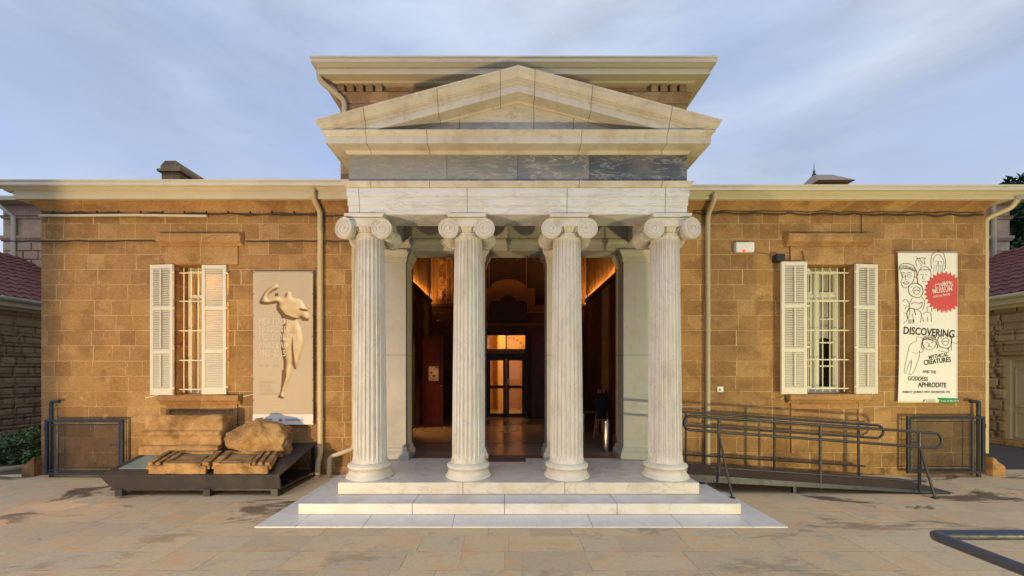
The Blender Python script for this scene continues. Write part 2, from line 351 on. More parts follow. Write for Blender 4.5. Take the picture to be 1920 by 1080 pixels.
def tilemat():
    m = Mt('red_roof_tiles', 0.75); n = m.noise(5, 5, 0.6); n2 = m.noise(30, 4, 0.6)
    c = m.ramp(n, [(0.3, (0.07, 0.022, 0.018)), (0.5, (0.12, 0.034, 0.026)), (0.7, (0.18, 0.06, 0.036))])
    c = m.mix(m.smooth(n2, 0.55, 0.75, 0, 0.5), c, (0.09, 0.05, 0.045)); m.col(c); m.bump(n2, 0.4, 0.01); return m.mat
m_tile = tilemat()
def paving():
    m = Mt('honey_limestone_paving', 0.62, spec=0.35); o = m.sep(m.obj); w, h = 0.52, 0.348
    yy = m.math('ADD', o[1], 40*h - 0.166 + h*0.0)
    vr = m.math('DIVIDE', yy, h); row = m.math('FLOOR', vr)
    rr = m.white(m.comb(row, 1.3, 0.7))
    ub = m.math('ADD', m.math('DIVIDE', o[0], w), m.math('ADD', m.math('MULTIPLY', rr, 5.0), 50.0))
    ub = m.math('ADD', ub, m.math('MULTIPLY', m.math('SINE', m.math('ADD', m.math('MULTIPLY', ub, 2.4), m.math('MULTIPLY', rr, 23.0))), 0.2))
    cl = m.math('FLOOR', ub); fx = m.math('FRACT', ub); fy = m.math('FRACT', vr)
    dx = m.math('MULTIPLY', m.math('MINIMUM', fx, m.math('SUBTRACT', 1.0, fx)), w); dz = m.math('MULTIPLY', m.math('MINIMUM', fy, m.math('SUBTRACT', 1.0, fy)), h)
    d = m.math('MINIMUM', dx, dz)
    r1 = m.white(m.comb(cl, row, 2.5)); rc = m.white(m.comb(cl, row, 7.5))
    c = m.ramp(r1, [(0.0, (0.47, 0.36, 0.225)), (0.4, (0.52, 0.395, 0.235)), (0.7, (0.57, 0.425, 0.24)), (1.0, (0.50, 0.40, 0.26))])
    # per-slab rotated mineral bands
    sv = m.comb(m.math('ADD', o[0], m.math('MULTIPLY', rc, 17.0)), m.math('ADD', m.math('MULTIPLY', o[1], 1.4), m.math('MULTIPLY', r1, 23.0)), 0.0)
    band = m.noise(2.6, 6, 0.6, v=sv, dist=0.8)
    c = m.mix(m.smooth(band, 0.50, 0.66, 0, 0.8), c, (0.60, 0.36, 0.175))
    c = m.mix(m.smooth(m.noise(3.4, 5, 0.6, v=sv, dist=0.5), 0.53, 0.68, 0, 0.55), c, (0.34, 0.30, 0.24))
    fine = m.noise(38, 6, 0.7); c = m.mix(0.5, c, m.ramp(fine, [(0.3, 0.36), (0.5, 0.5), (0.72, 0.64)]), 'OVERLAY')
    # damp grime: patches and trickles
    gv = m.map((0.8, 1.7, 1), rot=(0, 0, R(-18)))
    g = m.noise(0.95, 8, 0.68, v=gv, dist=0.6)
    nearw = m.smooth(o[1], 3.8, 5.0)
    gm = m.math('MULTIPLY', m.smooth(g, 0.56, 0.62, 0, 0.88), m.math('ADD', 0.35, m.math('MULTIPLY', nearw, 0.65)))
    gs = m.smooth(m.noise(4.2, 7, 0.7, v=m.map(loc=(4, 1, 0), scale=(1, 1.5, 1)), dist=0.5), 0.66, 0.71, 0, 0.6)
    gm = m.math('MAXIMUM', gm, gs)
    c = m.mix(gm, c, (0.085, 0.062, 0.042))
    jn = m.smooth(m.noise(3, 4, 0.6), 0.42, 0.64, 0.12, 0.8)
    c = m.mix(m.math('MULTIPLY', m.smooth(d, 0.001, 0.004, 1, 0), m.math('MULTIPLY', jn, 0.85)), c, (0.08, 0.055, 0.035))
    m.col(c)
    m.rough(m.math('SUBTRACT', m.smooth(fine, 0.3, 0.7, 0.5, 0.72), m.math('MULTIPLY', gm, 0.22)))
    nb = m.bump(m.math('ADD', m.smooth(d, 0, 0.006), m.math('MULTIPLY', rc, 0.3)), 0.6, 0.004)
    m.bump(fine, 0.4, 0.004, prev=nb); return m.mat
m_pave = paving()
def oldstone():
    m = Mt('ancient_ochre_stone', 0.9, spec=0.2)
    n = m.noise(4, 8, 0.65, dist=0.4); n2 = m.noise(22, 7, 0.7); n3 = m.noise(7, 5, 0.6, v=m.map((1, 1, 4)))
    c = m.ramp(n, [(0.3, (0.12, 0.068, 0.028)), (0.46, (0.27, 0.155, 0.06)), (0.58, (0.36, 0.22, 0.09)), (0.75, (0.45, 0.30, 0.14))])
    c = m.mix(m.smooth(n3, 0.55, 0.75, 0, 0.5), c, (0.24, 0.17, 0.11))
    c = m.mix(m.smooth(n2, 0.58, 0.75, 0, 0.6), c, (0.14, 0.08, 0.04)); m.col(c)
    n5 = m.noise(60, 5, 0.75); pit = m.smooth(m.voro(34), 0.0, 0.28); nb = m.bump(m.math('ADD', n3, n), 0.5, 0.012); nb = m.bump(m.math('ADD', n2, m.math('MULTIPLY', pit, 0.5)), 0.9, 0.014, prev=nb); m.bump(n5, 0.8, 0.006, prev=nb); return m.mat
m_old = oldstone()
def leafmat(name, a, b):
    m = Mt(name, 0.6); c = m.mix(m.noise(9, 3), a, b); m.col(c)
    m.b.inputs['Subsurface Weight'].default_value = 0.0; return m.mat
m_leaf = leafmat('dark_evergreen_leaves', (0.018, 0.040, 0.014), (0.05, 0.085, 0.03))
m_leaf2 = leafmat('shrub_leaves', (0.03, 0.06, 0.012), (0.09, 0.13, 0.035))
m_bark = plain('bark', (0.10, 0.07, 0.05), 0.9)
def glassmat(name, tint=(0.8, 0.8, 0.8), rough=0.03):
    m = Mt(name, rough); n = m.nt.nodes; t = n.new('ShaderNodeBsdfTransparent'); t.inputs[0].default_value = (0.93, 0.94, 0.93, 1)
    gl = n.new('ShaderNodeBsdfGlossy'); gl.inputs['Roughness'].default_value = rough; lw = n.new('ShaderNodeLayerWeight'); lw.inputs[0].default_value = 0.5; fo = m.math('ADD', 0.035, m.math('MULTIPLY', 0.6, m.math('POWER', lw.outputs['Facing'], 5.0)))
    mxs = n.new('ShaderNodeMixShader'); l = m.nt.links.new; l(fo, mxs.inputs[0]); l(t.outputs[0], mxs.inputs[1]); l(gl.outputs[0], mxs.inputs[2]); l(mxs.outputs[0], n['Material Output'].inputs[0]); return m.mat
m_glass = glassmat('window_glass')
def wood(name, a, b, sc=8, rough=0.5):
    m = Mt(name, rough); n = m.noise(sc, 5, 0.6, v=m.map((4, 4, 0.5)), dist=0.6); m.col(m.mix(m.smooth(n, 0.35, 0.65), a, b)); m.bump(n, 0.2, 0.003); return m.mat
m_reddoor = wood('oxblood_door_paint', (0.13, 0.022, 0.012), (0.085, 0.016, 0.010), 5, 0.45)
m_darkwood = wood('dark_stained_wood', (0.030, 0.018, 0.012), (0.018, 0.010, 0.008))
m_easel = wood('easel_wood', (0.55, 0.30, 0.14), (0.42, 0.22, 0.10))

# ------------------------------------------------------------------ ground
g = MB(); g.add([(-160, -60, 0), (160, -60, 0), (160, 260, 0), (-160, 260, 0)], [(0, 1, 2, 3)])
def asphalt():
    m = Mt('grey_asphalt', 0.8); n = m.noise(50, 5, 0.7); m.col(m.ramp(n, [(0.3, (0.045, 0.04, 0.036)), (0.7, (0.085, 0.078, 0.068))])); m.bump(n, 0.5, 0.006); return m.mat
struct(g.build('ground', asphalt()))
p = MB(); p.add([(-14, -14, 0.004), (14, -14, 0.004), (14, 6.7, 0.004), (7.9, 6.7, 0.004), (7.9, 6.4, 0.004), (-7.2, 6.4, 0.004), (-7.75, 6.4, 0.004), (-14, 5.3, 0.004)], [(0, 1, 2, 3, 4, 5, 6, 7)])
struct(p.build('plaza_paving', m_pave))

# ------------------------------------------------------------------ the museum
WL, WR, WY = -7.42, 7.637, 6.35
CX = 0.142
mus = thing('museum_building', 'honey sandstone museum with white marble four-column portico and low side wings', 'museum', (CX, WY, 0))
WINS = [(-5.255, -4.44, 1.284, 3.35), (4.677, 5.494, 1.30, 3.35)]
def holed(x0, x1, z0, z1, yf, yb, holes, name, mat, parent):
    xs = sorted({x0, x1, *[h[0] for h in holes], *[h[1] for h in holes]}); zs = sorted({z0, z1, *[h[2] for h in holes], *[h[3] for h in holes]})
    b = MB()
    def solid(i, j):
        if i < 0 or j < 0 or i >= len(xs)-1 or j >= len(zs)-1: return False
        cx_, cz = (xs[i]+xs[i+1])/2, (zs[j]+zs[j+1])/2
        return not any(h[0] < cx_ < h[1] and h[2] < cz < h[3] for h in holes)
    for i in range(len(xs)-1):
        for j in range(len(zs)-1):
            if not solid(i, j): continue
            a, c, d, e = xs[i], xs[i+1], zs[j], zs[j+1]
            b.quad((a,yf,d),(c,yf,d),(c,yf,e),(a,yf,e)); b.quad((a,yb,d),(a,yb,e),(c,yb,e),(c,yb,d))
            if not solid(i-1, j): b.quad((a,yf,d),(a,yf,e),(a,yb,e),(a,yb,d))
            if not solid(i+1, j): b.quad((c,yf,d),(c,yb,d),(c,yb,e),(c,yf,e))
            if not solid(i, j-1): b.quad((a,yf,d),(a,yb,d),(c,yb,d),(c,yf,d))
            if not solid(i, j+1): b.quad((a,yf,e),(c,yf,e),(c,yb,e),(a,yb,e))
    return b.build(name, mat, parent)
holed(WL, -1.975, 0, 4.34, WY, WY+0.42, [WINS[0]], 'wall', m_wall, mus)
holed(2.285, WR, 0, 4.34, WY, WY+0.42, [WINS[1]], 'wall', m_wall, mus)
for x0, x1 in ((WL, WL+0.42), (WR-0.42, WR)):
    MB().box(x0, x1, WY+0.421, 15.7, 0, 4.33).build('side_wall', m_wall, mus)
MB().box(WL+0.43, WR-0.43, 15.3, 15.7, 0, 4.33).build('rear_wall', m_dark, mus)
# corner foot stones of the plinth (scrolled)
for sx, x in ((-1, WL), (1, WR)):
    pr = [(0, 0), (0.20, 0), (0.20, 0.13), (0.185, 0.17), (0.14, 0.20), (0.09, 0.23), (0.04, 0.29), (0, 0.30)]
    MB().prism([(x + sx*a, z) for a, z in pr], WY-0.10, WY+0.7).build('plinth_foot', m_trim, mus, bevel=0.01)
# eaves of the wings
def wing_eave(x0, x1, zf0, zf1, zg0, zg1, side):
    lo, hi = (x0, x1)
    b = MB(); b.run([(-0.3, 4.19), (0.0, 4.19), (0.012, 4.20), (0.012, 4.215), (0.03, 4.235), (0.075, 4.27), (0.13, 4.305), (0.13, 4.325), (-0.3, 4.325)], x0-0.0, x1, WY)
    b.build('stone_cove', m_trim, mus)
    ext = 0.2
    a0, a1 = (x0 - ext, x1) if side < 0 else (x0, x1 + ext)
    s_ = MB().run([(-0.3, zf0+0.006), (0.185, zf0+0.006), (0.20, zf0), (0.20, zf1), (0.165, zf1+0.01), (-0.3, zf1+0.01)], a0, a1, WY); s_.build('eave_fascia', m_cream, mus, bevel=0.003)
    e2 = 0.32; a0, a1 = (x0 - e2, x1) if side < 0 else (x0, x1 + e2)
    gg = MB().run([(0.16, zg0-0.035), (0.22, zg0-0.028), (0.27, zg0), (0.315, zg0+0.004), (0.322, zg0+0.018), (0.31, zg1-0.03), (0.325, zg1-0.022), (0.325, zg1-0.004), (0.315, zg1), (0.16, zg1), (0.1, zg1-0.02), (0.1, zg0-0.03)], a0, a1, WY)
    gg.build('gutter', m_gutter, mus)
    # side return running back
    xx = x0 if side < 0 else x1
    f = MB(); 
    xa, xb = (xx-0.20, xx+0.0) if side < 0 else (xx, xx+0.20)
    f.box(xa, xb, WY+0.3, 15.2, zf0, zf1); f.build('side_eave', m_cream, mus)
    xa, xb = (xx-0.32, xx-0.203) if side < 0 else (xx+0.203, xx+0.32)
    MB().box(xa, xb, WY-0.15, 15.3, zg0, zg1-0.004).build('side_gutter', m_gutter, mus)
wing_eave(WL, -2.02, 4.322, 4.462, 4.470, 4.566, -1)
wing_eave(2.33, WR, 4.314, 4.398, 4.400, 4.488, 1)
# tiled roofs of the wings: real courses of pan tiles, low pitch
def tiled(x0, x1, y0, y1, z0, pitch, parent, step=0.21, course=0.34, amp=0.035, cut=None, name='roof', origin=None, rot=None):
    b = MB(); nx = int((x1-x0)/step*6); ny = int(math.ceil((y1-y0)/course))
    tp = math.tan(R(pitch))
    for j in range(ny):
        ya, yb = y0 + j*course, min(y1, y0+(j+1)*course+0.04)
        vs = []; 
        for i in range(nx+1):
            x = x0 + (x1-x0)*i/nx; ph = (i % 6)/6*2*math.pi; zz = amp*(0.5+0.5*math.cos(ph))
            vs += [(x, ya, z0+(ya-y0)*tp+zz-0.0), (x, ya, z0+(ya-y0)*tp+zz+0.028), (x, yb, z0+(yb-y0)*tp+zz)]
        fs = []
        for i in range(nx): fs += [(i*3, i*3+3, i*3+4, i*3+1), (i*3+1, i*3+4, i*3+5, i*3+2)]
        b.add(vs, fs, rot)
    return b.build(name, m_tile, parent, smooth=50)
tiled(WL-0.22, -2.75, WY-0.14, 10.6, 4.49, 20, mus)
tiled(2.95, WR+0.22, WY-0.14, 10.6, 4.40, 19.5, mus)
# upper block behind the portico
UL, UR = -2.65, 2.87
MB().box(UL, UR, WY+0.002, WY+0.4, 4.345, 6.21).build('upper_wall', m_upper, mus)
MB().box(UL, UL+0.3, WY+0.401, 14, 4.345, 6.21).build('upper_side_wall', m_upper, mus)
MB().box(UR-0.3, UR, WY+0.401, 14, 4.345, 6.21).build('upper_side_wall', m_upper, mus)
b = MB()
x = UL - 0.02
c2 = MB()
while x < UR:
    if x < UL+0.66: b.box(x, x+0.105, WY-0.075, WY+0.001, 6.075, 6.185)
    elif x > UR-0.74: c2.box(x, x+0.105, WY-0.075, WY+0.001, 6.075, 6.185)
    x += 0.15
c2.build('dentil_course', m_upper, mus, bevel=0.006)
b.build('dentil_course', m_upper, mus, bevel=0.006)
b = MB(); c2 = MB()
y = WY + 0.1
while y < 10: 
    b.box(UL-0.075, UL, y, y+0.105, 6.075, 6.185); c2.box(UR, UR+0.075, y, y+0.105, 6.075, 6.185); y += 0.15
b.build('dentil_course', m_upper, mus, bevel=0.006); c2.build('dentil_course', m_upper, mus, bevel=0.006)
MB().ring([(-0.1, 5.93), (0.02, 5.93), (0.03, 5.95), (0.03, 6.0), (0.06, 6.03), (0.06, 6.073), (-0.1, 6.073)], UL, UR, WY, 13.9).build('string_course', m_upper, mus, bevel=0.004)
MB().ring([(-0.3, 6.19), (0.09, 6.19), (0.10, 6.212), (0.242, 6.212), (0.25, 6.207), (0.25, 6.30), (0.215, 6.31), (-0.3, 6.31)], UL, UR, WY, 13.95).build('upper_fascia', m_cream, mus, bevel=0.003)
MB().ring([(0.15, 6.312), (0.24, 6.315), (0.30, 6.34), (0.318, 6.342), (0.325, 6.36), (0.312, 6.405), (0.33, 6.412), (0.33, 6.43), (0.32, 6.436), (0.15, 6.436)], UL, UR, WY, 14).build('upper_gutter', m_gutter, mus)
b = MB(); xa, xb, ya = UL-0.24, UR+0.24, WY-0.24; xm = (xa+xb)/2
b.add([(xa, ya, 6.43), (xb, ya, 6.43), (xm, ya+3.0, 7.45), (xm, 11, 7.45), (xa, 14, 6.43), (xb, 14, 6.43)], [(0, 1, 2), (0, 2, 3, 4), (1, 5, 3, 2), (4, 3, 5)])
b.build('upper_roof', m_tile, mus)
MB().tube([(UL-0.28, WY-0.22, 6.45), (UL-0.18, WY-0.1, 6.49)], 0.05, 8).build('hip_tile', m_tile, mus)
# steps
SJ = MB().box(-2.083, 2.378, 4.912, 6.57, 0.139, 0.282)
m_plat = marble('platform_marble', (0.52, 0.49, 0.44), (0.40, 0.31, 0.20), (0.28, 0.24, 0.19), warmth=0.45, veins=0.22, joints=[X(868, 4.912), X(1059, 4.912)], seed=15, rough=0.35, stretch=(1, 1.5, 3))
SJ.build('platform', m_plat, mus, bevel=0.008)
m_st1 = marble('lower_step_marble', (0.56, 0.55, 0.52), (0.44, 0.36, 0.24), (0.38, 0.36, 0.34), warmth=0.5, veins=0.14, joints=[X(773, 4.563), X(946, 4.563), X(1157, 4.563)], seed=16, rough=0.35)
MB().box(-2.389, 2.689, 4.563, WY-0.001, 0.014, 0.137).build('step', m_st1, mus, bevel=0.010)
# marble apron with oblique joints (laid as separate slabs)
b = MB(); ax0, ax1, ay = -2.664, 2.968, 4.205
cuts = [(ax0, ax0), (X(553, ay), X(580, 4.56)), (X(680, ay), X(697, 4.56)), (X(848, ay), X(852, 4.56)), (X(1112, ay), X(1102, 4.56)), (X(1280, ay), X(1257, 4.56)), (X(1413, ay), X(1384, 4.56)), (ax1, ax1)]
gp = 0.003
for (a0, a1), (c0, c1) in zip(cuts[:-1], cuts[1:]):
    l = 0 if a0 == ax0 else gp; r = 0 if c0 == ax1 else gp
    b.add([(a0+l, ay, 0.002), (c0-r, ay, 0.002), (c1-r, 4.60, 0.002), (a1+l, 4.60, 0.002), (a0+l, ay, 0.013), (c0-r, ay, 0.013), (c1-r, 4.60, 0.013), (a1+l, 4.60, 0.013)],
          [(0,3,2,1),(4,5,6,7),(0,1,5,4),(1,2,6,5),(2,3,7,6),(3,0,4,7)])
b.box(ax0, -2.392, 4.604, WY-0.01, 0.002, 0.013); b.box(2.692, ax1, 4.604, WY-0.01, 0.002, 0.013)
b.build('apron_slab', m_step_top, mus)
# columns
def shaft_mesh():
    nfl, sub = 24, 8; n = nfl*sub; z0, z1 = 0.478, 3.405
    hs = [0, .012, .03, .045, .06, .09] + [0.09+(0.965-0.09)*i/14 for i in range(1, 15)] + [.972, .979, .986, .993, 1.0]
    b = MB(); vs = []
    for t in hs:
        r = 0.213 - (0.213-0.180)*(t**1.35)
        if t < 0.03: r += 0.012*(1-t/0.03)
        d = 0.0
        if 0.012 < t < 0.99:
            d = min(1, (t-0.012)/0.02, (0.986-t)/0.012); d = max(0, d)**0.5
        for k in range(n):
            u = (k % sub)/sub*2-1+1/sub; a = 2*math.pi*k/n
            fl = max(0, 1-(abs(u)/0.82)**2)**0.5*0.0225*d
            rr = r - fl*r/0.2; vs.append((rr*math.cos(a), rr*math.sin(a), z0+(z1-z0)*t))
    fs = []
    for i in range(len(hs)-1):
        for k in range(n): fs.append((i*n+k, i*n+(k+1) % n, (i+1)*n+(k+1) % n, (i+1)*n+k))
    b.add(vs, fs); return b
def base_mesh():
    pr = [(0.225, 0.2825), (0.297, 0.2825), (0.300, 0.292), (0.297, 0.302), (0.288, 0.315), (0.274, 0.332), (0.264, 0.350), (0.260, 0.368), (0.262, 0.378), (0.270, 0.383), (0.270, 0.392), (0.256, 0.394), (0.256, 0.400),
          (0.266, 0.406), (0.276, 0.418), (0.279, 0.432), (0.276, 0.446), (0.266, 0.457), (0.252, 0.461), (0.252, 0.468), (0.236, 0.472), (0.226, 0.480), (0.1, 0.480)]
    return MB().lathe(pr, n=72)
def volute(b, cx, cy, cz, ang, r=0.122, flip=1, back=None):
    T = Matrix.Translation((cx, cy, cz)) @ Matrix.Rotation(R(ang), 4, 'Z')
    # disc with dished face
    Td = T @ Matrix.Rotation(R(90), 4, 'X')
    b.lathe([(r*0.97, -0.05), (r, -0.02), (r, 0.0), (r*0.985, 0.008), (r*0.93, 0.010), (r*0.90, 0.003), (0.02, 0.003)], Td, 40)
    pts = []; rs = []; turns = 2.6; N = 80
    for i in range(N+1):
        t = i/N; a = math.pi/2 - flip*(0) + flip*2*math.pi*turns*t; rr = (r*0.955)*(1-t)**0.92*0.93 + 0.012
        pts.append(T @ Vector((rr*math.cos(a), -0.008, rr*math.sin(a)))); rs.append(0.0075*(1-t*0.5))
    b.tube(pts, rs, 6)
    b.lathe([(0.020, 0.0), (0.018, 0.012), (0.008, 0.018)], Td, 14)
def capital_mesh(corner=0):
    b = MB(); zt = 3.6405
    # abacus with cyma edge
    hw = 0.245
    vs = []; prof = [(hw-0.045, 3.583), (hw-0.03, 3.590), (hw-0.008, 3.606), (hw, 3.618), (hw, zt)]
    for r_, z_ in prof: vs += [(-r_, -r_, z_), (r_, -r_, z_), (r_, r_, z_), (-r_, r_, z_)]
    fs = [(3, 2, 1, 0)]
    for i in range(4): fs += [(i*4+k, i*4+(k+1) % 4, i*4+4+(k+1) % 4, i*4+4+k) for k in range(4)]
    fs.append((16, 17, 18, 19)); b.add(vs, fs)
    zc, vx = 3.450, 0.2275; r = 0.127
    for s in (-1, 1):          # front and rear faces
        yf = s*0.245
        # canalis band, sagging in the middle
        up = [(-vx, 3.580)] + [(vx, 3.580)]
        lowp = [(vx*math.cos(math.pi*i/12), 3.502 - 0.022*math.sin(math.pi*i/12)) for i in range(13)]
        pts = up + [(a, c) for a, c in lowp]
        b.prism(pts, min(yf, yf-s*0.07), max(yf, yf-s*0.07))
        for z_, dz in ((3.571, 0.0), ):
            b.tube([(-vx, yf+s*0.003, z_), (0, yf+s*0.003, z_), (vx, yf+s*0.003, z_)], 0.0095, 6)
        b.tube([(vx*0.80*math.cos(math.pi*i/12), yf+s*0.003, 3.503-0.022*math.sin(math.pi*i/12)) for i in range(13)], 0.0085, 6)
    for s in (-1, 1):
        for q in (-1, 1):
            if corner and s == -1 and q == corner:
                volute(b, q*(vx+0.018), -0.262, zc, q*20, r*1.04, flip=q)
            elif s == -1: volute(b, q*vx, -0.245, zc, 0, r, flip=q)
            else: volute(b, q*vx, 0.245, zc, 180, r, flip=-q)
    # bolsters (spools) along y
    for q in (-1, 1):
        T = Matrix.Translation((q*vx, 0, zc)) @ Matrix.Rotation(R(90), 4, 'X')
        pr = []
        for i in range(25):
            t = -1+2*i/24; rr = 0.078+0.045*abs(t)**1.7
            for k in (0.25, 0.5, 0.75):
                pass
            rr += 0.006*(1 if abs(t) < 0.07 else 0) + 0.0035*math.cos(t*22)
            pr.append((rr, t*0.235))
        b.lathe(pr, T, 28)
    # echinus with egg pattern and neck
    n = 24*6; prof = [(0.180, 3.400), (0.190, 3.404), (0.193, 3.412), (0.188, 3.420), (0.184, 3.424), (0.190, 3.432), (0.214, 3.452), (0.232, 3.478), (0.238, 3.500), (0.216, 3.516), (0.20, 3.585)]
    vs = []
    for j, (rr, z_) in enumerate(prof):
        for k in range(n):
            a = 2*math.pi*k/n; e = 0
            if 5 <= j <= 8: u = (k % 6)/6; e = 0.020*(abs(math.cos(math.pi*u))**0.7) - 0.014
            vs.append(((rr+e)*math.cos(a), (rr+e)*math.sin(a), z_))
    fs = []
    for j in range(len(prof)-1):
        for k in range(n): fs.append((j*n+k, j*n+(k+1) % n, (j+1)*n+(k+1) % n, (j+1)*n+k))
    b.add(vs, fs); return b
CY = 5.245
COLS = [CX-1.94, CX-0.646, CX+0.648, CX+1.94]
sh0 = ba0 = cp0 = None
WM = Matrix
for i, cx_ in enumerate(COLS):
    loc = (cx_, CY, 0)
    if i == 0:
        sh = shaft_mesh().build('column', m_shaft, mus, smooth=60); ba = base_mesh().build('column_base', m_cap, sh, smooth=40)
        sh0, ba0 = sh, ba
    else:
        sh = sh0.copy(); C.objects.link(sh); ba = ba0.copy(); C.objects.link(ba); ba.parent = sh
    sh.parent = mus; sh.location = Vector(loc) - Vector(mus.location); sh.rotation_euler = (0, 0, R(30*i)); ba.location = (0, 0, 0); ba.rotation_euler = (0, 0, -R(30*i))
    if i == 2: cp = cpm.copy(); C.objects.link(cp)
    else:
        cp = capital_mesh({0: -1, 1: 0, 3: 1}[i]).build('column_capital', m_cap, None, smooth=45)
        if i == 1: cpm = cp
    cp.parent = sh; cp.location = (0, 0, 0); cp.rotation_euler = (0, 0, -R(30*i))
sh0['label'] = 'leftmost fluted column, warm light on its left flank'
# architrave: U-shaped, three fasciae and crown moulding
AL, AR, AF = CX-2.143, CX+2.143, 5.04
def ring_u(prof, th, name, mat, yb=WY+0.0, bevel=0.003):
    o_in = -th
    pr = list(prof) + [(o_in, prof[-1][1]), (o_in, prof[0][1])]
    return MB().ring(pr, AL, AR, AF, yb).build(name, mat, mus, bevel=bevel)
ring_u([(0.0, 3.641), (0.0, 3.747), (0.010, 3.751), (0.010, 3.860), (0.020, 3.864), (0.020, 3.968)], 0.405, 'architrave', m_arch)
ring_u([(0.018, 3.9685), (0.030, 3.972), (0.033, 3.984), (0.036, 3.990), (0.045, 4.008), (0.058, 4.022), (0.060, 4.040)], 0.3, 'architrave_moulding', m_corn)
FJ = [AL, X(838, 5.05), X(970.5, 5.05), X(1105, 5.05), AR]
for i in range(4):
    MB().box(FJ[i] + (0.002 if i else 0), FJ[i+1]-(0.002 if i < 3 else 0), 5.047, 5.4, 4.041, 4.42).build('frieze_block', m_fr[i], mus)
MB().box(AL, AL+0.3, 5.402, WY, 4.041, 4.42).build('frieze_block', m_fr[0], mus); MB().box(AR-0.3, AR, 5.402, WY, 4.041, 4.42).build('frieze_block', m_fr[3], mus)
ring_u([(0.012, 4.395), (0.022, 4.405), (0.034, 4.43), (0.18, 4.432), (0.20, 4.424), (0.20, 4.513), (0.208, 4.516), (0.214, 4.532), (0.236, 4.552), (0.240, 4.572)], 0.25, 'cornice', m_corn)
# tympanum, raking cornice, portico roof
ZA, SLP = 5.313, 0.2676
MB().prism([(CX-2.0, 4.50), (CX+2.0, 4.50), (CX+2.0, 4.56), (CX, 5.10), (CX-2.0, 4.56)], 5.045, 5.3).build('tympanum', m_tymp, mus)
pf = [(4.755, 0.0), (4.757, -0.014), (4.772, -0.026), (4.775, -0.05), (4.79, -0.078), (4.808, -0.098), (4.820, -0.106), (4.812, -0.112), (4.812, -0.122), (4.836, -0.126), (4.840, -0.152), (4.853, -0.156), (4.853, -0.247), (5.02, -0.247), (5.03, -0.262), (5.12, -0.262), (5.12, 0.0)]
for s in (-1, 1):
    n = len(pf); vs = []
    for (y_, dz) in pf: vs.append((CX, y_, ZA+dz))
    for (y_, dz) in pf:
        run_ = 2.143 + max(0.0, 5.05 - y_) - 0.0; vs.append((CX+s*run_, y_, ZA+dz-SLP*run_ + (0.0 if dz > -0.12 else 0.0)))
    fs = [(i, n+i, n+(i+1) % n, (i+1) % n) for i in range(n)] + [tuple(range(n-1, -1, -1)), tuple(range(n, 2*n))]
    MB().add(vs, fs).build('raking_cornice', m_rake, mus, bevel=0.0)
b = MB()
for s in (-1, 1):
    e = 2.143+0.29
    b.add([(CX, 4.80, ZA+0.004), (CX+s*e, 4.80, ZA+0.004-SLP*e), (CX+s*e, WY, ZA+0.004-SLP*e), (CX, WY, ZA+0.004), (CX, 4.80, ZA-0.03), (CX+s*e, 4.80, ZA-0.03-SLP*e), (CX+s*e, WY, ZA-0.03-SLP*e), (CX, WY, ZA-0.03)],
          [(0,1,2,3),(4,7,6,5),(0,4,5,1),(1,5,6,2)])
    # cornice side crown running back
    b.add([(CX+s*2.433, 4.82, 4.66), (CX+s*2.433, WY, 4.66), (CX+s*2.35, WY, 4.575), (CX+s*2.35, 4.86, 4.575)], [(0, 1, 2, 3)])
b.build('portico_roof', m_corn, mus)
# porch ceiling with recessed panels, rear lintel
MB().box(CX-1.9, CX+1.9, 5.3, 6.35, 3.92, 4.02).build('porch_ceiling', m_anta, mus)
b = MB(); b.box(AL+0.001, AR-0.001, 6.19, 6.57, 3.53, 3.918); b.run([(0, 3.62), (0.02, 3.63), (0.035, 3.66), (0.035, 3.70), (0, 3.70)], CX-1.73, CX+1.73, 6.19)
b.build('rear_lintel', m_anta, mus)
for x_ in (COLS[1], COLS[2]):
    pass
# antae
def anta(x0, x1):
    b = MB().box(x0, x1, 6.19, 6.57, 0.282, 3.529)
    o = b.build('anta', m_anta, mus, bevel=0.004)
    pr = [(0.0, 3.345), (0.0, 3.345), (0.012, 3.352), (0.012, 3.39), (0.020, 3.395), (0.020, 3.43), (0.035, 3.45), (0.055, 3.475), (0.07, 3.50), (0.075, 3.528), (0.075, 3.5285), (-0.1, 3.5285), (-0.1, 3.345)]
    cb = MB().ring(pr[1:], x0, x1, 6.19, 6.60); cb.build('anta_capital', m_anta, o)
    pb = [(-0.1, 0.283), (0.055, 0.283), (0.055, 0.36), (0.048, 0.385), (0.040, 0.392), (0.040, 0.402), (0.022, 0.42), (0.022, 0.45), (0.012, 0.47), (-0.1, 0.47)]
    MB().ring(pb, x0, x1, 6.19, 6.60).build('anta_base', m_anta, o)
anta(AL+0.02, -1.567); anta(1.815, AR-0.02)
for x_ in (COLS[1], COLS[2]): anta(x_-0.165, x_+0.165)

# ------------------------------------------------------------------ vestibule
VL, VR, VB, ZF = -2.25, 2.36, 12.0, 0.282
def marb_floor():
    m = Mt('polished_vestibule_floor', 0.16, spec=0.5); n = m.noise(0.8, 3, 0.5)
    o = m.sep(m.obj); c = m.mix(n, (0.20, 0.155, 0.12), (0.30, 0.25, 0.20))
    for jy in (7.62, 7.68, 10.6):
        c = m.mix(m.smooth(m.math('ABSOLUTE', m.math('SUBTRACT', o[1], jy)), 0.012, 0.02, 0.8, 0), c, (0.03, 0.025, 0.02))
    m.col(c); m.rough(0.22); return m.mat
MB().box(VL, VR, 6.571, VB, ZF-0.05, ZF-0.001).build('vestibule_floor', marb_floor(), mus)
m_brownslab = plain('brown_stone_threshold', (0.16, 0.085, 0.055), 0.5)
MB().box(-1.56, 1.81, 6.30, 6.55, ZF-0.004, ZF+0.004).build('threshold', m_brownslab, mus)
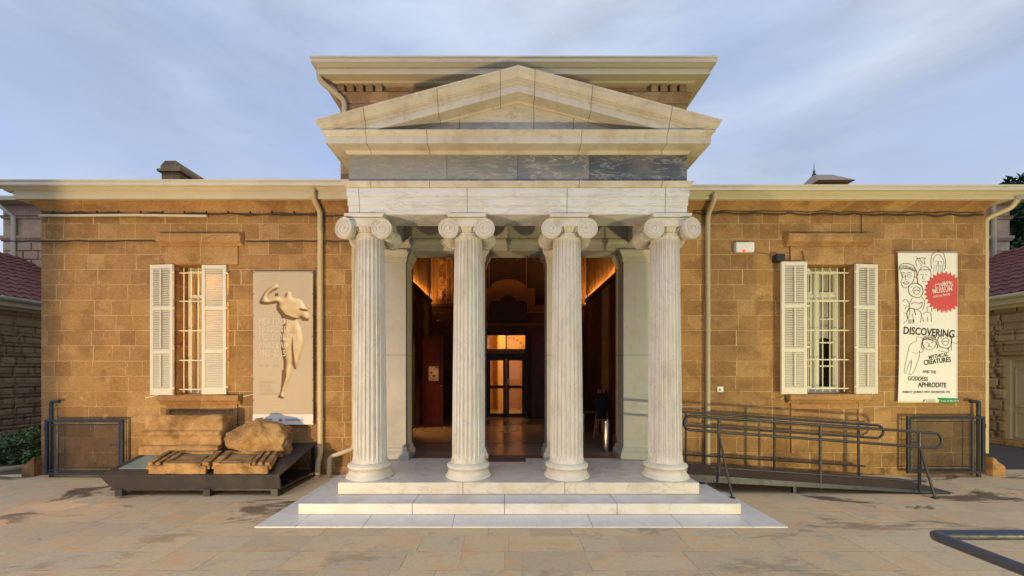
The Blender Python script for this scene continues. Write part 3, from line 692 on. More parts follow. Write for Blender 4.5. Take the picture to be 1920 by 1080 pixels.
b = MB(); b.box(VL-0.2, VL, 6.571, 8.7, ZF, 3.66); b.box(VL-0.2, VL, 9.6, VB, ZF, 3.66); b.box(VL-0.2, VL, 8.7, 9.6, 2.5, 3.66)
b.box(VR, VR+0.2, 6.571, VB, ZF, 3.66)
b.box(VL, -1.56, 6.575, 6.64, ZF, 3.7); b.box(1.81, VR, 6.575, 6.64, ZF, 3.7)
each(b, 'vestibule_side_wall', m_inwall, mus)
def uppaint():
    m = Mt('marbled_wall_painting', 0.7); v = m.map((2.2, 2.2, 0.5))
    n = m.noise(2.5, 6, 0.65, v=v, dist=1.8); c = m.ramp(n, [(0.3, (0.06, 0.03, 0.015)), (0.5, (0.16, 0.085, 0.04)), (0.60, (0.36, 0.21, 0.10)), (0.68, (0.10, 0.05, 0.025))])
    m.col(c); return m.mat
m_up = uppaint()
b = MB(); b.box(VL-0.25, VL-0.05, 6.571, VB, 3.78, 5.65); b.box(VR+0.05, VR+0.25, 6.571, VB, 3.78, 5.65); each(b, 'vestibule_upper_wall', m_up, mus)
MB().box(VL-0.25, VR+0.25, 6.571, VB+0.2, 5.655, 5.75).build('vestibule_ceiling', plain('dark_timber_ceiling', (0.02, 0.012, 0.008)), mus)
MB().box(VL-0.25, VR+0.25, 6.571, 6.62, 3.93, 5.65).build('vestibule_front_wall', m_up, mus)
m_cove = Mt('cove_lamp_glow', 0.5).col((0.9, 0.6, 0.3)).emit((1.0, 0.44, 0.085), 130.0).mat
for s, xw in ((1, VL), (-1, VR)):
    b = MB(); pts = [(xw-s*0.1, 3.66), (xw+s*0.02, 3.66), (xw+s*0.05, 3.68), (xw+s*0.055, 3.70), (xw+s*0.06, 3.735), (xw+s*0.06, 3.772), (xw+s*0.045, 3.772), (xw+s*0.045, 3.745), (xw-s*0.1, 3.745)]
    b.prism(pts, 6.7, VB-0.3).build('cove_ledge', m_darkwood, mus)
    MB().box(min(xw-s*0.035, xw+s*0.015), max(xw-s*0.035, xw+s*0.015), 6.9, VB-0.25, 3.75, 3.765).build('cove_lamp', m_cove, mus)
# back wall with portal surround
DX0, DX1, DZ1 = X(907, VB), X(991, VB), 2.86
holed(VL-0.05, VR+0.05, ZF, 3.62, VB, VB+0.3, [(DX0, DX1, ZF, DZ1)], 'vestibule_back_wall', m_inwall, mus)
m_panel = Mt('dark_textured_panel', 0.8)
_v = m_panel.voro(46); _n = m_panel.noise(30, 4); m_panel.col(m_panel.mix(m_panel.smooth(_v, 0.2, 0.6), (0.012, 0.008, 0.006), (0.035, 0.02, 0.012))); m_panel = m_panel.mat
MB().box(VL-0.05, VR+0.05, VB+0.05, VB+0.3, 3.62, 5.65).build('upper_back_panel', m_panel, mus)
m_ostone = Mt('carved_orange_stone', 0.75)
_n = m_ostone.noise(9, 6, 0.6); m_ostone.col(m_ostone.mix(_n, (0.15, 0.082, 0.038), (0.25, 0.14, 0.07))); m_ostone.bump(_n, 0.3, 0.01); m_ostone = m_ostone.mat
Q = lambda px, py: (X(px, VB), Z(py, VB))
outl = [Q(850, 583), Q(850, 573), Q(903, 573), Q(903, 541), Q(919, 541)] + [Q(953+33*math.cos(R(180-15*i)), 541-1-12*math.sin(R(15*i))*1.3) for i in range(1, 12)] + [Q(987, 541), Q(1003, 541), Q(1003, 573), Q(1056, 573), Q(1056, 583)]
MB().prism(outl, VB-0.06, VB+0.04).build('portal_crest', m_ostone, mus, bevel=0.01)
MB().run([(0, 3.60), (0.07, 3.60), (0.09, 3.63), (0.13, 3.68), (0.13, 3.70), (0, 3.70)], VL, X(850, VB), VB).build('inner_cornice', m_ostone, mus)
MB().run([(0, 3.60), (0.07, 3.60), (0.09, 3.63), (0.13, 3.68), (0.13, 3.70), (0, 3.70)], X(1056, VB), VR, VB).build('inner_cornice', m_ostone, mus)
b = MB(); b.run([(0, 3.42), (0.06, 3.42), (0.06, 3.50), (0.09, 3.54), (0.09, 3.598), (0, 3.598)], X(851, VB), X(1055, VB), VB-0.0)
for px in (917, 987): b.box(X(px, VB)-0.014, X(px, VB)+0.014, VB+0.02, VB+0.051, Z(541, VB), 5.6)
b.box(X(880, VB), X(1026, VB), VB-0.03, VB, Z(606, VB), Z(611, VB)); b.build('portal_surround', m_ostone, mus)
# garlands
for x0, x1 in ((917, 987), (987, 1057), (850, 917)):
    b = MB()
    for k in range(26):
        t = k/25; px = x0+4+(x1-x0-8)*t; sag = 14*math.sin(math.pi*t)
        b.lathe([(0.012, -0.01), (0.022, 0.0), (0.012, 0.01)], Matrix.Translation((X(px, VB), VB+0.045, Z(478+sag, VB))), 6)
    b.build('garland', m_ostone, mus)
# ornate pilasters: beaded borders, urns, swags
for xa, xb in ((X(809, VB), X(851, VB)), (X(1056, VB), X(1098, VB))):
    b = MB(); b.box(xa, xb, VB-0.08, VB+0.05, 3.70, 5.6)
    wd = xb-xa
    for q in (0.03, 0.21, 0.27, 0.73, 0.79, 0.95):
        b.box(xa+wd*q-0.009, xa+wd*q+0.009, VB-0.105, VB-0.08, 3.75, 5.6)
    z_ = 3.8; xm = (xa+xb)/2
    o = b.build('ornate_pilaster', m_ostone, mus)
    for q in (0.12, 0.87):
        b = MB(); z_ = 3.8
        while z_ < 5.5:
            for dz in (0, 0.055, 0.11, 0.165, 0.22, 0.275): b.lathe([(0.004, -0.018), (0.018, 0), (0.004, 0.018)], Matrix.Translation((xa+wd*q, VB-0.085, z_+dz)), 6)
            z_ += 0.33
        b.build('bead_row', m_darkwood, o)
    b = MB()
    for zc_ in (3.95, 4.45, 4.95):
        b.lathe([(0.02, -0.16), (0.05, -0.15), (0.015, -0.12), (0.03, -0.08), (0.085, -0.02), (0.095, 0.03), (0.05, 0.05), (0.06, 0.08), (0.02, 0.085)], Matrix.Translation((xm, VB-0.09, zc_)), 14)
        b.tube([(xm-0.11, VB-0.09, zc_+0.2), (xm-0.06, VB-0.1, zc_+0.15), (xm, VB-0.1, zc_+0.13), (xm+0.06, VB-0.1, zc_+0.15), (xm+0.11, VB-0.09, zc_+0.2)], 0.013, 6)
        b.box(xm-0.11, xm+0.11, VB-0.1, VB-0.08, zc_+0.25, zc_+0.265)
    b.build('urn_relief', m_ostone, o)
# plaque above the door
pq = [Q(918, 600), Q(918, 571), Q(924, 566), Q(936, 566)] + [Q(953+15*math.cos(R(180-30*i)), 565-9*math.sin(R(30*i))) for i in range(0, 7)] + [Q(970, 566), Q(982, 566), Q(988, 571), Q(988, 600), Q(978, 603), Q(953, 606), Q(930, 603)]
tag(MB().prism(pq, VB-0.16, VB-0.10).build('wall_plaque', m_darkwood, None, bevel=0.01), 'black scrolled plaque with rounded top above the glass entrance door', 'plaque')
# glass entrance door
ed = MB(); fw = 0.07
def fr(b, x0, x1, z0, z1, y0, y1, w_):
    b.box(x0, x0+w_, y0, y1, z0, z1); b.box(x1-w_, x1, y0, y1, z0, z1); b.box(x0+w_, x1-w_, y0, y1, z0, z0+w_); b.box(x0+w_, x1-w_, y0, y1, z1-w_, z1); return b
fr(ed, DX0, DX1, ZF, DZ1-0.002, VB+0.04, VB+0.16, 0.10)
zt = Z(664, VB); z2 = Z(670, VB); z3 = Z(654, VB)
ed.box(DX0+0.1, DX1-0.1, VB+0.04, VB+0.16, z2, zt+0.02)
ed.box((DX0+DX1)/2-0.02, (DX0+DX1)/2+0.02, VB+0.06, VB+0.14, z3, DZ1-0.1)
edo = ed.build('entrance_door', m_darkwood, mus)
MB().box(DX0+0.1, DX1-0.1, VB+0.05, VB+0.15, zt+0.021, z3).build('transom_board', plain('buff_board', (0.24, 0.17, 0.10)), edo)
xm = (DX0+DX1)/2
for x0, x1 in ((DX0+0.1, xm), (xm, DX1-0.1)):
    b = fr(MB(), x0+0.002, x1-0.002, ZF+0.005, z2-0.002, VB+0.07, VB+0.12, 0.09); b.box(x0+0.09, x1-0.09, VB+0.07, VB+0.12, ZF+0.86, ZF+0.95)
    b.build('door_leaf', m_darkwood, edo)
    MB().box(x0+0.085, x1-0.085, VB+0.092, VB+0.098, ZF+0.09, z2-0.09).build('door_glass', m_glass, edo)
MB().tube([(xm+0.06, VB+0.02, ZF+0.98), (xm+0.06, VB+0.02, ZF+1.16)], 0.012, 8).build('door_handle', plain('steel', (0.5, 0.48, 0.44), 0.3, 1), edo)
MB().box(DX0+0.1, DX1-0.1, VB+0.092, VB+0.098, z3, DZ1-0.1).build('transom_glass', m_glass, edo)
# lit hall behind the door
m_hall = plain('hall_plaster', (0.62, 0.44, 0.19)); m_hallfloor = Mt('hall_floor', 0.25).col((0.30, 0.24, 0.17)).mat
b = MB(); b.box(-1.5, -1.4, VB+0.301, 15, 0.1, 3.6); b.box(1.7, 1.8, VB+0.301, 15, 0.1, 3.6); b.box(-1.5, 1.8, 15, 15.1, 0.1, 3.6); b.box(-1.5, 1.8, VB+0.301, 15, 3.6, 3.7)
b.box(-0.32, 0.0, 14.2, 14.4, 0.28, 3.59)
b.build('hall_wall', m_hall, mus); MB().box(-1.5, 1.8, VB+0.301, 15, 0.2, ZF-0.002).build('hall_floor', m_hallfloor, mus)
b = MB(); 
for i in range(13): a = R(180*i/12); b.box(0.1+0.62*math.cos(a)-0.03, 0.1+0.62*math.cos(a)+0.03, 14.93, 14.99, 2.3+0.62*math.sin(a)-0.03, 2.3+0.62*math.sin(a)+0.03)
b.box(-0.52, 0.72, 14.95, 14.99, ZF, 2.3); b.build('hall_archway', plain('hall_dark_opening', (0.34, 0.20, 0.08)), mus)
MB().lathe([(0.05, 0.05), (0.13, 0.0), (0.15, -0.08), (0.09, -0.16)], Matrix.Translation((0.35, 12.95, 3.42)), 20).build('hall_lamp', Mt('lamp_glow', 0.4).col((0.9, 0.8, 0.6)).emit((1.0, 0.52, 0.14), 300).mat, mus)
# side doorway to the left, lit room beyond
b = MB(); b.box(VL-0.2, VL+0.03, 8.62, 8.70, ZF, 2.58); b.box(VL-0.2, VL+0.03, 9.60, 9.68, ZF, 2.58); b.box(VL-0.2, VL+0.03, 8.70, 9.60, 2.5, 2.58); b.build('door_frame', m_darkwood, mus)
b = MB(); b.box(-3.6, -3.5, 8.0, 10.6, 0.2, 2.9); b.box(-3.5, VL-0.201, 8.0, 8.05, 0.2, 2.9); b.box(-3.5, VL-0.201, 10.5, 10.55, 0.2, 2.9); b.box(-3.6, VL-0.201, 8.0, 10.6, 2.9, 2.95); b.box(-3.6, VL-0.201, 8.0, 10.6, 0.2, 0.279)
b.build('ticket_room_wall', m_hall, mus)
MB().box(-2.9, -2.6, 9.0, 9.5, 2.84, 2.88).build('ticket_room_lamp', Mt('room_lamp_glow', 0.4).col((0.9, 0.8, 0.6)).emit((1.0, 0.5, 0.15), 120).mat, mus)
# open red door leaves
def panel_door(x0, x1, y0, y1, z0, z1, mat, name='door_leaf', parent=None, faces=('y',), handle=True):
    b = MB().box(x0, x1, y0, y1, z0, z1); w_ = (x1-x0); h_ = z1-z0
    for za, zb in ((0.06, 0.30), (0.34, 0.62), (0.66, 0.94)):
        fr(b, x0+w_*0.14, x1-w_*0.14, z0+h_*za, z0+h_*zb, y0-0.012, y0-0.0005, 0.025)
    return b.build(name, mat, parent)
dl = panel_door(X(793, 9.9), X(831, 9.9), 9.86, 9.91, ZF+0.01, 2.55, m_reddoor, 'red_door', mus)
MB().lathe([(0.008, 0), (0.022, 0.02), (0.02, 0.045)], Matrix.Translation((X(827, 9.9), 9.86, 1.3)) @ Matrix.Rotation(R(90), 4, 'X'), 12).build('door_knob', plain('brass', (0.5, 0.38, 0.2), 0.3, 1), dl)
panel_door(X(997, 11.8), X(1031, 11.8), 11.82, 11.87, ZF+0.01, 2.86, m_reddoor, 'red_door', mus)
panel_door(X(868, 11.8), X(902, 11.8), 11.82, 11.87, ZF+0.01, 2.86, m_reddoor, 'red_door', mus)
# poster on the left red door
def txt(body, size, bold=0.0, align='LEFT', shear=0.0, spacing=1.0):
    cu = bpy.data.curves.new('t', 'FONT'); cu.body = body; cu.size = size; cu.offset = bold; cu.align_x = align; cu.shear = shear; cu.space_character = spacing; cu.resolution_u = 3
    ob = bpy.data.objects.new('t', cu); C.objects.link(ob); bpy.context.view_layer.update()
    me = bpy.data.meshes.new_from_object(ob.evaluated_get(bpy.context.evaluated_depsgraph_get()))
    vs = [tuple(v.co) for v in me.vertices]; fs = [tuple(p.vertices) for p in me.polygons]
    bpy.data.objects.remove(ob); bpy.data.curves.remove(cu); bpy.data.meshes.remove(me); return vs, fs
po = MB(); Dp = 9.84; px0, px1, pz0, pz1 = X(804, Dp), X(822, Dp), Z(714, Dp), Z(687, Dp)
m_paper = plain('poster_paper', (0.62, 0.60, 0.50)); m_pred = plain('poster_red', (0.45, 0.07, 0.05)); m_pgrn = plain('poster_green', (0.10, 0.22, 0.12)); m_pgry = plain('poster_grey', (0.25, 0.24, 0.22))
po.box(px0, px1, Dp, Dp+0.004, pz0, pz1); po.k = 1
po.prism([(px0+0.06+0.04*math.cos(R(a)), pz0+0.20+0.035*math.sin(R(a))) for a in range(0, 360, 40)], Dp-0.003, Dp-0.001)
po.prism([(px0+0.13+0.05*math.cos(R(a)), pz0+0.12+0.03*math.sin(R(a))) for a in range(0, 360, 40)], Dp-0.003, Dp-0.001)
po.k = 2; po.box(px0+0.16, px1-0.005, Dp-0.003, Dp-0.001, pz1-0.05, pz1-0.01); po.k = 3
for i in range(5): po.box(px0+0.02, px1-0.04, Dp-0.003, Dp-0.001, pz0+0.02+i*0.014, pz0+0.025+i*0.014)
tag(po.build('poster', [m_paper, m_pred, m_pgrn, m_pgry]), 'small white poster with red shapes taped to the open red door', 'poster')
# mats
def mat_(x0, x1, y0, y1, label):
    tag(MB().box(x0, x1, y0, y1, ZF+0.001, ZF+0.016).build('door_mat', plain('brown_mat', (0.10, 0.05, 0.035), 0.95), None, bevel=0.004), label, 'door mat')
mat_(X(912, 6.25), X(985, 6.25), 6.04, 6.27, 'brown door mat on the marble floor before the central doorway')
# floor bin, easel, bench, framed notice
bx_, by_ = X(1138, 6.85), 6.85
tb = thing('waste_bin', 'brushed steel cylindrical waste bin just inside the porch by the right pillar', 'waste bin', (bx_, by_, ZF))
m_steel = plain('brushed_steel', (0.42, 0.40, 0.36), 0.28, 1)
MB().lathe([(0.080, 0.002), (0.082, 0.01), (0.082, 0.49), (0.078, 0.50)], Matrix.Translation((bx_, by_, ZF)), 28).build('bin_body', m_steel, tb, smooth=40)
MB().lathe([(0.084, 0.501), (0.086, 0.51), (0.08, 0.53), (0.05, 0.535), (0.045, 0.52)], Matrix.Translation((bx_, by_, ZF)), 28).build('bin_lid', m_steel, tb, smooth=40)
ex, ey = X(1127, 8.3), 8.3
et = thing('easel', 'wooden a-frame easel with small dark board standing on the vestibule floor', 'easel', (ex, ey, ZF))
for s in (-1, 1): MB().tube([(ex+s*0.17, ey-0.08, ZF), (ex+s*0.05, ey, ZF+1.0)], 0.014, 6).build('leg', m_easel, et)
MB().tube([(ex, ey+0.3, ZF), (ex, ey+0.02, ZF+0.98)], 0.012, 6).build('leg', m_easel, et)
MB().box(ex-0.14, ex+0.14, ey-0.09, ey-0.05, ZF+0.36, ZF+0.385).build('tray', m_easel, et)
MB().box(ex-0.13, ex+0.13, ey-0.05, ey-0.03, ZF+0.39, ZF+0.92).build('board', m_black, et)
cxh, cyh = X(1108, 9.0), 9.2
ch = thing('bench', 'low dark bench with pale legs against the right wall of the vestibule', 'bench', (cxh, cyh, ZF))
MB().box(cxh-0.2, cxh+0.3, cyh-0.2, cyh+0.5, ZF+0.42, ZF+0.48).build('seat', m_darkwood, ch, bevel=0.01)
MB().box(cxh+0.22, cxh+0.28, cyh-0.2, cyh+0.5, ZF+0.49, ZF+0.9).build('backrest', m_darkwood, ch, bevel=0.01)
for dx, dy in ((-0.17, -0.17), (0.27, -0.17), (-0.17, 0.47), (0.27, 0.47)): MB().box(cxh+dx-0.02, cxh+dx+0.02, cyh+dy-0.02, cyh+dy+0.02, ZF, ZF+0.419).build('leg', m_white, ch)
nf = thing('notice_frame', 'tall dark framed notice board on the right vestibule wall', 'notice board', (VR, 7.9, 1.6))
fr2 = MB().box(VR-0.04, VR-0.002, 7.55, 8.35, ZF+0.75, 2.75); fr2.build('frame', m_darkwood, nf)
MB().box(VR-0.048, VR-0.041, 7.7, 8.2, 1.25, 2.05).build('notice_sheet', m_paper, nf)
wl = MB().lathe([(0.03, -0.05), (0.075, -0.02), (0.075, 0.02), (0.03, 0.05)], Matrix.Translation((X(823, 11.9), 11.9, Z(602, 11.9))), 14)
tag(wl.build('wall_globe', m_ostone, None, smooth=40), 'small round globe fitting high on the left of the vestibule back wall', 'wall fitting')

# ------------------------------------------------------------------ windows
def louvre_leaf(x0, x1, z0, z1, y, root, rod_front=True, ang=0, hinge=None):
    T = Matrix.Identity(4)
    if ang: T = Matrix.Translation((hinge, y, 0)) @ Matrix.Rotation(R(ang), 4, 'Z') @ Matrix.Translation((-hinge, -y, 0))
    b = MB(); st = 0.052; th = 0.036
    b.box(x0, x0+st, y-th, y, z0, z1, T); b.box(x1-st, x1, y-th, y, z0, z1, T)
    H = z1-z0; rails = [z0, z0+H*0.318, z0+H*0.652, z1-0.06]; rh = [0.10, 0.055, 0.055, 0.06]
    for a, h_ in zip(rails, rh): b.box(x0+st, x1-st, y-th+0.001, y-0.001, a, a+h_, T)
    o = b.build('shutter', m_shut, root, bevel=0.003)
    s = MB()
    for i in range(3):
        za, zb = rails[i]+rh[i], rails[i+1]; n = 17 if i else 16
        for k in range(n):
            zc = za+(k+0.5)*(zb-za)/n
            TT = T @ Matrix.Translation((0, y-th/2, zc)) @ Matrix.Rotation(R(52), 4, 'X')
            s.box(x0+st-0.002, x1-st+0.002, -0.021, 0.021, -0.0035, 0.0035, TT)
    s.build('slats', m_shut, o)
    if rod_front:
        r = MB(); xr = (x0+x1)/2 + 0.0
        for i in range(3): r.box(xr-0.011, xr+0.011, y-th-0.016, y-th-0.002, rails[i]+rh[i]+0.03, rails[i+1]-0.015, T)
        r.build('tilt_rod', m_shut, o)
    hg = MB()
    hx = x1 if (hinge is None or hinge > (x0+x1)/2) else x0
    for f_ in (0.05, 0.35, 0.66, 0.93): hg.box(hx-0.03, hx+0.035, y-th-0.004, y-th+0.004, z0+H*f_, z0+H*f_+0.022, T)
    each(hg, 'hinge', m_iron, o)
    return o
def window(x0, x1, z0, z1, lit):
    xc = (x0+x1)/2; w_ = x1-x0
    # cornice, frieze slab, sill, apron frame: worked stone
    s = MB(); ch_ = 0.665
    s.run([(0, z1+0.295), (0.035, z1+0.295), (0.045, z1+0.315), (0.09, z1+0.34), (0.105, z1+0.355), (0.105, z1+0.43), (0.118, z1+0.437), (0.118, z1+0.465), (0.03, z1+0.48), (0, z1+0.48)], xc-ch_, xc+ch_, WY)
    root = s.build('window', m_trim, mus, bevel=0.004)
    root.name = 'window'
    MB().box(xc-ch_+0.09, xc+ch_-0.09, WY-0.03, WY+0.05, z1+0.003, z1+0.294).build('lintel_slab', m_trim, root, bevel=0.004)
    MB().run([(0, z0-0.15), (0.05, z0-0.15), (0.075, z0-0.10), (0.105, z0-0.09), (0.115, z0-0.02), (0.10, z0-0.004), (0, z0-0.004)], xc-ch_+0.03, xc+ch_-0.03, WY).build('sill', m_trim, root, bevel=0.004)
    b = MB(); b.box(xc-ch_+0.10, xc-ch_+0.16, WY-0.028, WY+0.03, 0.35, z0-0.151); b.box(xc+ch_-0.16, xc+ch_-0.10, WY-0.028, WY+0.03, 0.35, z0-0.151); b.box(xc-ch_+0.161, xc+ch_-0.161, WY-0.02, WY+0.03, z0-0.24, z0-0.152)
    b.build('apron_panel', m_trim, root)
    # joinery
    yw = WY+0.22; f = fr(MB(), x0+0.001, x1-0.001, z0+0.001, z1-0.001, yw, yw+0.07, 0.055)
    ztr = z0+(z1-z0)*0.755; f.box(x0+0.055, x1-0.055, yw-0.006, yw+0.07, ztr, ztr+0.075); (None if lit else f.box(xc-0.03, xc+0.03, yw-0.008, yw+0.07, z0+0.055, z1-0.055))
    f.build('window_frame', m_iron, root)
    fb = MB()
    for a0, a1 in (((x1-0.10, x1-0.056),) if lit else ((x0+0.056, xc-0.031), (xc+0.031, x1-0.056))):
        if lit: fb.box(a0, a1, yw+0.008, yw+0.05, z0+0.056, z1-0.056); continue
        fr(fb, a0, a1, z0+0.056, ztr-0.001, yw+0.008, yw+0.05, 0.045)
        for q in (0.25, 0.5, 0.75): zz = z0+0.056+(ztr-z0)*q; fb.box(a0+0.046, a1-0.046, yw+0.012, yw+0.045, zz-0.012, zz+0.012)
        fr(fb, a0, a1, ztr+0.076, z1-0.056, yw+0.008, yw+0.05, 0.04)
    fb.build('casement', m_iron, root)
    MB().box(x0+0.056, x1-0.056, yw+0.028, yw+0.032, z0+0.056, z1-0.056).build('pane', m_glass, root)
    # iron grille standing in the reveal
    gb = MB(); yg = WY+0.06
    nb_ = 7
    for i in range(nb_): xx = x0+0.06+(w_-0.12)*i/(nb_-1); gb.tube([(xx, yg, z0+0.03), (xx, yg, z1-0.03)], 0.0085, 6)
    for q in (0.04, 0.265, 0.495, 0.725, 0.945): zz = z0+(z1-z0)*q; gb.box(x0-0.0, x1+0.0, yg-0.018, yg-0.009, zz-0.009, zz+0.009)
    gb.build('grille', m_iron, root)
    # room behind
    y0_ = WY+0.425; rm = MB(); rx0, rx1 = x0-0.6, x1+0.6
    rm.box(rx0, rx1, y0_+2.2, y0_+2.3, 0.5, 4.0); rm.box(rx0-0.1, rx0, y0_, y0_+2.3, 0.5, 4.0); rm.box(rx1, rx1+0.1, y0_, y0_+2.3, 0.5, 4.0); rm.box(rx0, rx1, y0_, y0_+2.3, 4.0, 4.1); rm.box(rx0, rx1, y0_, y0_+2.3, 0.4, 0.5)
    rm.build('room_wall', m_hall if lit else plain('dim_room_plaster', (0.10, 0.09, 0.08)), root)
    if lit:
        MB().lathe([(0.05, 0.06), (0.12, 0.02), (0.13, -0.05), (0.06, -0.1)], Matrix.Translation((xc+0.45, y0_+1.2, 3.5)), 20).build('room_lamp', Mt('warm_lamp_glow', 0.4).col((0.9, 0.8, 0.6)).emit((1.0, 0.52, 0.16), 800).mat, root)
        cm = Mt('sheer_curtain', 0.8); cm.col((0.70, 0.60, 0.42)); cm.b.inputs['Transmission Weight'].default_value = 0.0
        cv = MB(); n = 60
        vs = []
        for i in range(n+1):
            xx = x0+0.02+0.20*i/n; yy = yw+0.12+0.018*math.sin(i*0.75)
            vs += [(xx, yy, z0+0.05), (xx, yy, z1-0.04)]
        cv.add(vs, [(2*i, 2*i+2, 2*i+3, 2*i+1) for i in range(n)]); o = cv.build('curtain', cm.mat, root, smooth=60)
    else:
        cm = Mt('linen_curtain', 0.85); cm.col((0.55, 0.50, 0.38))
        cv = MB(); n = 90; vs = []
        for i in range(n+1):
            xx = x0+0.02+(w_-0.04)*i/n; yy = yw+0.11+0.014*math.sin(i*0.62)
            vs += [(xx, yy, z0+(z1-z0)*(0.44+0.01*math.sin(i*0.2))), (xx, yy, z1-0.04)]
        cv.add(vs, [(2*i, 2*i+2, 2*i+3, 2*i+1) for i in range(n)]); cv.build('curtain', cm.mat, root, smooth=60)
    return root
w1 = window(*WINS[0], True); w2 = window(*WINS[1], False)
x0, x1, z0, z1 = WINS[0]
louvre_leaf(x0-0.40, x0+0.0, z0-0.005, z1-0.005, WY-0.05, w1, True, ang=-7, hinge=x0)
louvre_leaf(x1-0.385, x1+0.0, z0+0.01, z1-0.01, WY-0.018, w1, False, ang=0, hinge=x1)
x0, x1, z0, z1 = WINS[1]
louvre_leaf(x0-0.385, x0+0.015, z0-0.0, z1+0.02, WY-0.10, w2, True, ang=0, hinge=None)
louvre_leaf(x1+0.0, x1+0.385, z0-0.0, z1, WY-0.05, w2, True, ang=6, hinge=x1)
# window stays (little rods at the sill)
b = MB()
for x_, z_ in ((WINS[0][0]-0.36, 1.24), (WINS[0][1]+0.36, 1.26), (WINS[1][0]-0.30, 1.22), (WINS[1][1]+0.30, 1.27)): b.tube([(x_-0.06, WY-0.09, z_), (x_+0.05, WY, z_+0.035)], 0.008, 6)
each(b, 'shutter_stay', m_iron, mus)

# ------------------------------------------------------------------ pipes, cables on the facade (parts of the building)
def pipe(pts, r, name='downpipe', mat=m_pipe, bands=()):
    P = [Vector(p) for p in pts]; out = [P[0]]
    for i in range(1, len(P)-1):      # round the bends
        a, b_, c = P[i-1], P[i], P[i+1]; d = min(0.07, (a-b_).length*0.4, (c-b_).length*0.4)
        p0 = b_+(a-b_).normalized()*d; p1 = b_+(c-b_).normalized()*d
        for t in (0, .25, .5, .75, 1): out.append(p0*(1-t)**2+b_*2*t*(1-t)+p1*t*t)
    out.append(P[-1]); b = MB().tube(out, r, 14)
    for (x, y, z) in bands: b.lathe([(r, -0.02), (r+0.007, -0.018), (r+0.007, 0.018), (r, 0.02)], Matrix.Translation((x, y, z)), 16)
    return b.build(name, mat, mus, smooth=50)
yp = WY-0.055; xp = X(600.5, yp)
pipe([(X(587, 6.1), 6.1, 4.48), (X(587, 6.1), 6.1, 4.33), (xp, yp, 4.17), (xp, yp, 0.35), (xp-0.01, yp-0.06, 0.2), (xp-0.01, yp-0.06, 0.01)], 0.042, bands=[(xp, yp, 3.9), (xp, yp, 2.5), (xp, yp, 0.9)])
xp = X(1327, yp); pipe([(X(1340, 6.1), 6.1, 4.42), (X(1340, 6.1), 6.1, 4.30), (xp, yp, 4.12), (xp, yp, 0.02)], 0.038, bands=[(xp, yp, 3.9), (xp, yp, 2.3)])
xp = X(660, 6.2); pipe([(xp, 6.28, 3.7), (xp, 6.28, 0.44), (X(618, 6.2), 6.2, 0.32), (X(617, 6.2), 6.2, 0.01)], 0.034, bands=[(xp, 6.28, 3.0), (xp, 6.28, 1.8)])
xp = WR+0.035; pipe([(WR+0.22, 6.12, 4.30), (WR+0.22, 6.2, 4.20), (xp, WY+0.03, 4.10), (xp, WY+0.03, 0.35)], 0.036, bands=[(xp, WY+0.03, 3.0), (xp, WY+0.03, 1.8)])
pipe([(UL-0.24, WY-0.20, 6.33), (UL-0.24, WY-0.20, 6.15), (UL+0.09, WY-0.06, 5.93), (UL+0.09, WY-0.06, 4.9)], 0.042)
MB().tube([(X(77, 6.3)-0.02, 6.30, 4.12), (X(150, 6.3), 6.305, 4.125), (X(250, 6.3), 6.30, 4.13), (X(388, 6.3), 6.305, 4.115)], 0.021, 8).build('conduit', m_gutter, mus)
def cable(p0, p1, n, sag, r=0.009, jit=0.008, y=6.33, sd=1):
    rnd = random.Random(sd); P = []
    for i in range(n+1):
        t = i/n; P.append((p0[0]+(p1[0]-p0[0])*t, y-0.01+rnd.uniform(-0.004, 0.004), p0[1]+(p1[1]-p0[1])*t - sag*abs(math.sin(math.pi*t*max(1, n//4))) + rnd.uniform(-jit, jit)))
    return P
def w_(px, py, D=6.33): return (X(px, D), Z(py, D))
cb = MB()
cb.tube(cable(w_(79, 397), w_(642, 404), 32, 0.02, sd=2), 0.010, 5)
cb.tube(cable(w_(79, 402), w_(600, 400), 28, 0.012, sd=5), 0.006, 5)
cb.tube(cable(w_(5, 452), w_(300, 452), 18, 0.006, sd=3), 0.011, 5)
cb.tube(cable(w_(462, 452), w_(655, 452), 14, 0.012, sd=4), 0.011, 5)
cb.tube(cable(w_(1300, 399), w_(1842, 403), 36, 0.022, sd=6), 0.012, 5)
cb.tube(cable(w_(1300, 395), w_(1842, 398), 36, 0.012, sd=9), 0.006, 5)
cb.tube([(X(1615, 6.33), 6.33, Z(402, 6.33)), (X(1616, 6.33), 6.33, Z(497, 6.33))], 0.006, 5)
cb.tube([(X(1504, 6.30), 6.30, Z(470, 6.3)), (X(1508, 6.30), 6.30, Z(490, 6.3)), (X(1500, 6.30), 6.28, Z(499, 6.3))], 0.006, 5)
cb.tube([(X(1414, 6.33), 6.33, Z(472, 6.33)), (X(1440, 6.33), 6.33, Z(477, 6.33)), (X(1462, 6.33), 6.33, Z(476, 6.33))], 0.004, 5)
each(cb, 'cable', m_cable, mus); cb = MB()
for k in range(13):
    px = 100+k*41; cb.box(X(px, 6.33)-0.003, X(px, 6.33)+0.003, 6.315, 6.35, Z(399.5, 6.33), Z(396, 6.33))
each(cb, 'cable_clip', m_cable, mus)
tag(MB().box(X(1459, 6.2), X(1474, 6.2), 6.22, WY, Z(488, 6.2), Z(475, 6.2)).build('junction_box', m_black, None, bevel=0.006), 'small black box beside the right window cornice', 'junction box')
al = thing('alarm_box', 'white alarm box with red light high on the right wall', 'alarm box', (X(1396, 6.3), 6.3, Z(464, 6.3)))
MB().box(X(1379, 6.28), X(1414, 6.28), 6.26, WY, Z(473, 6.28), Z(454, 6.28)).build('housing', m_white, al, bevel=0.02)
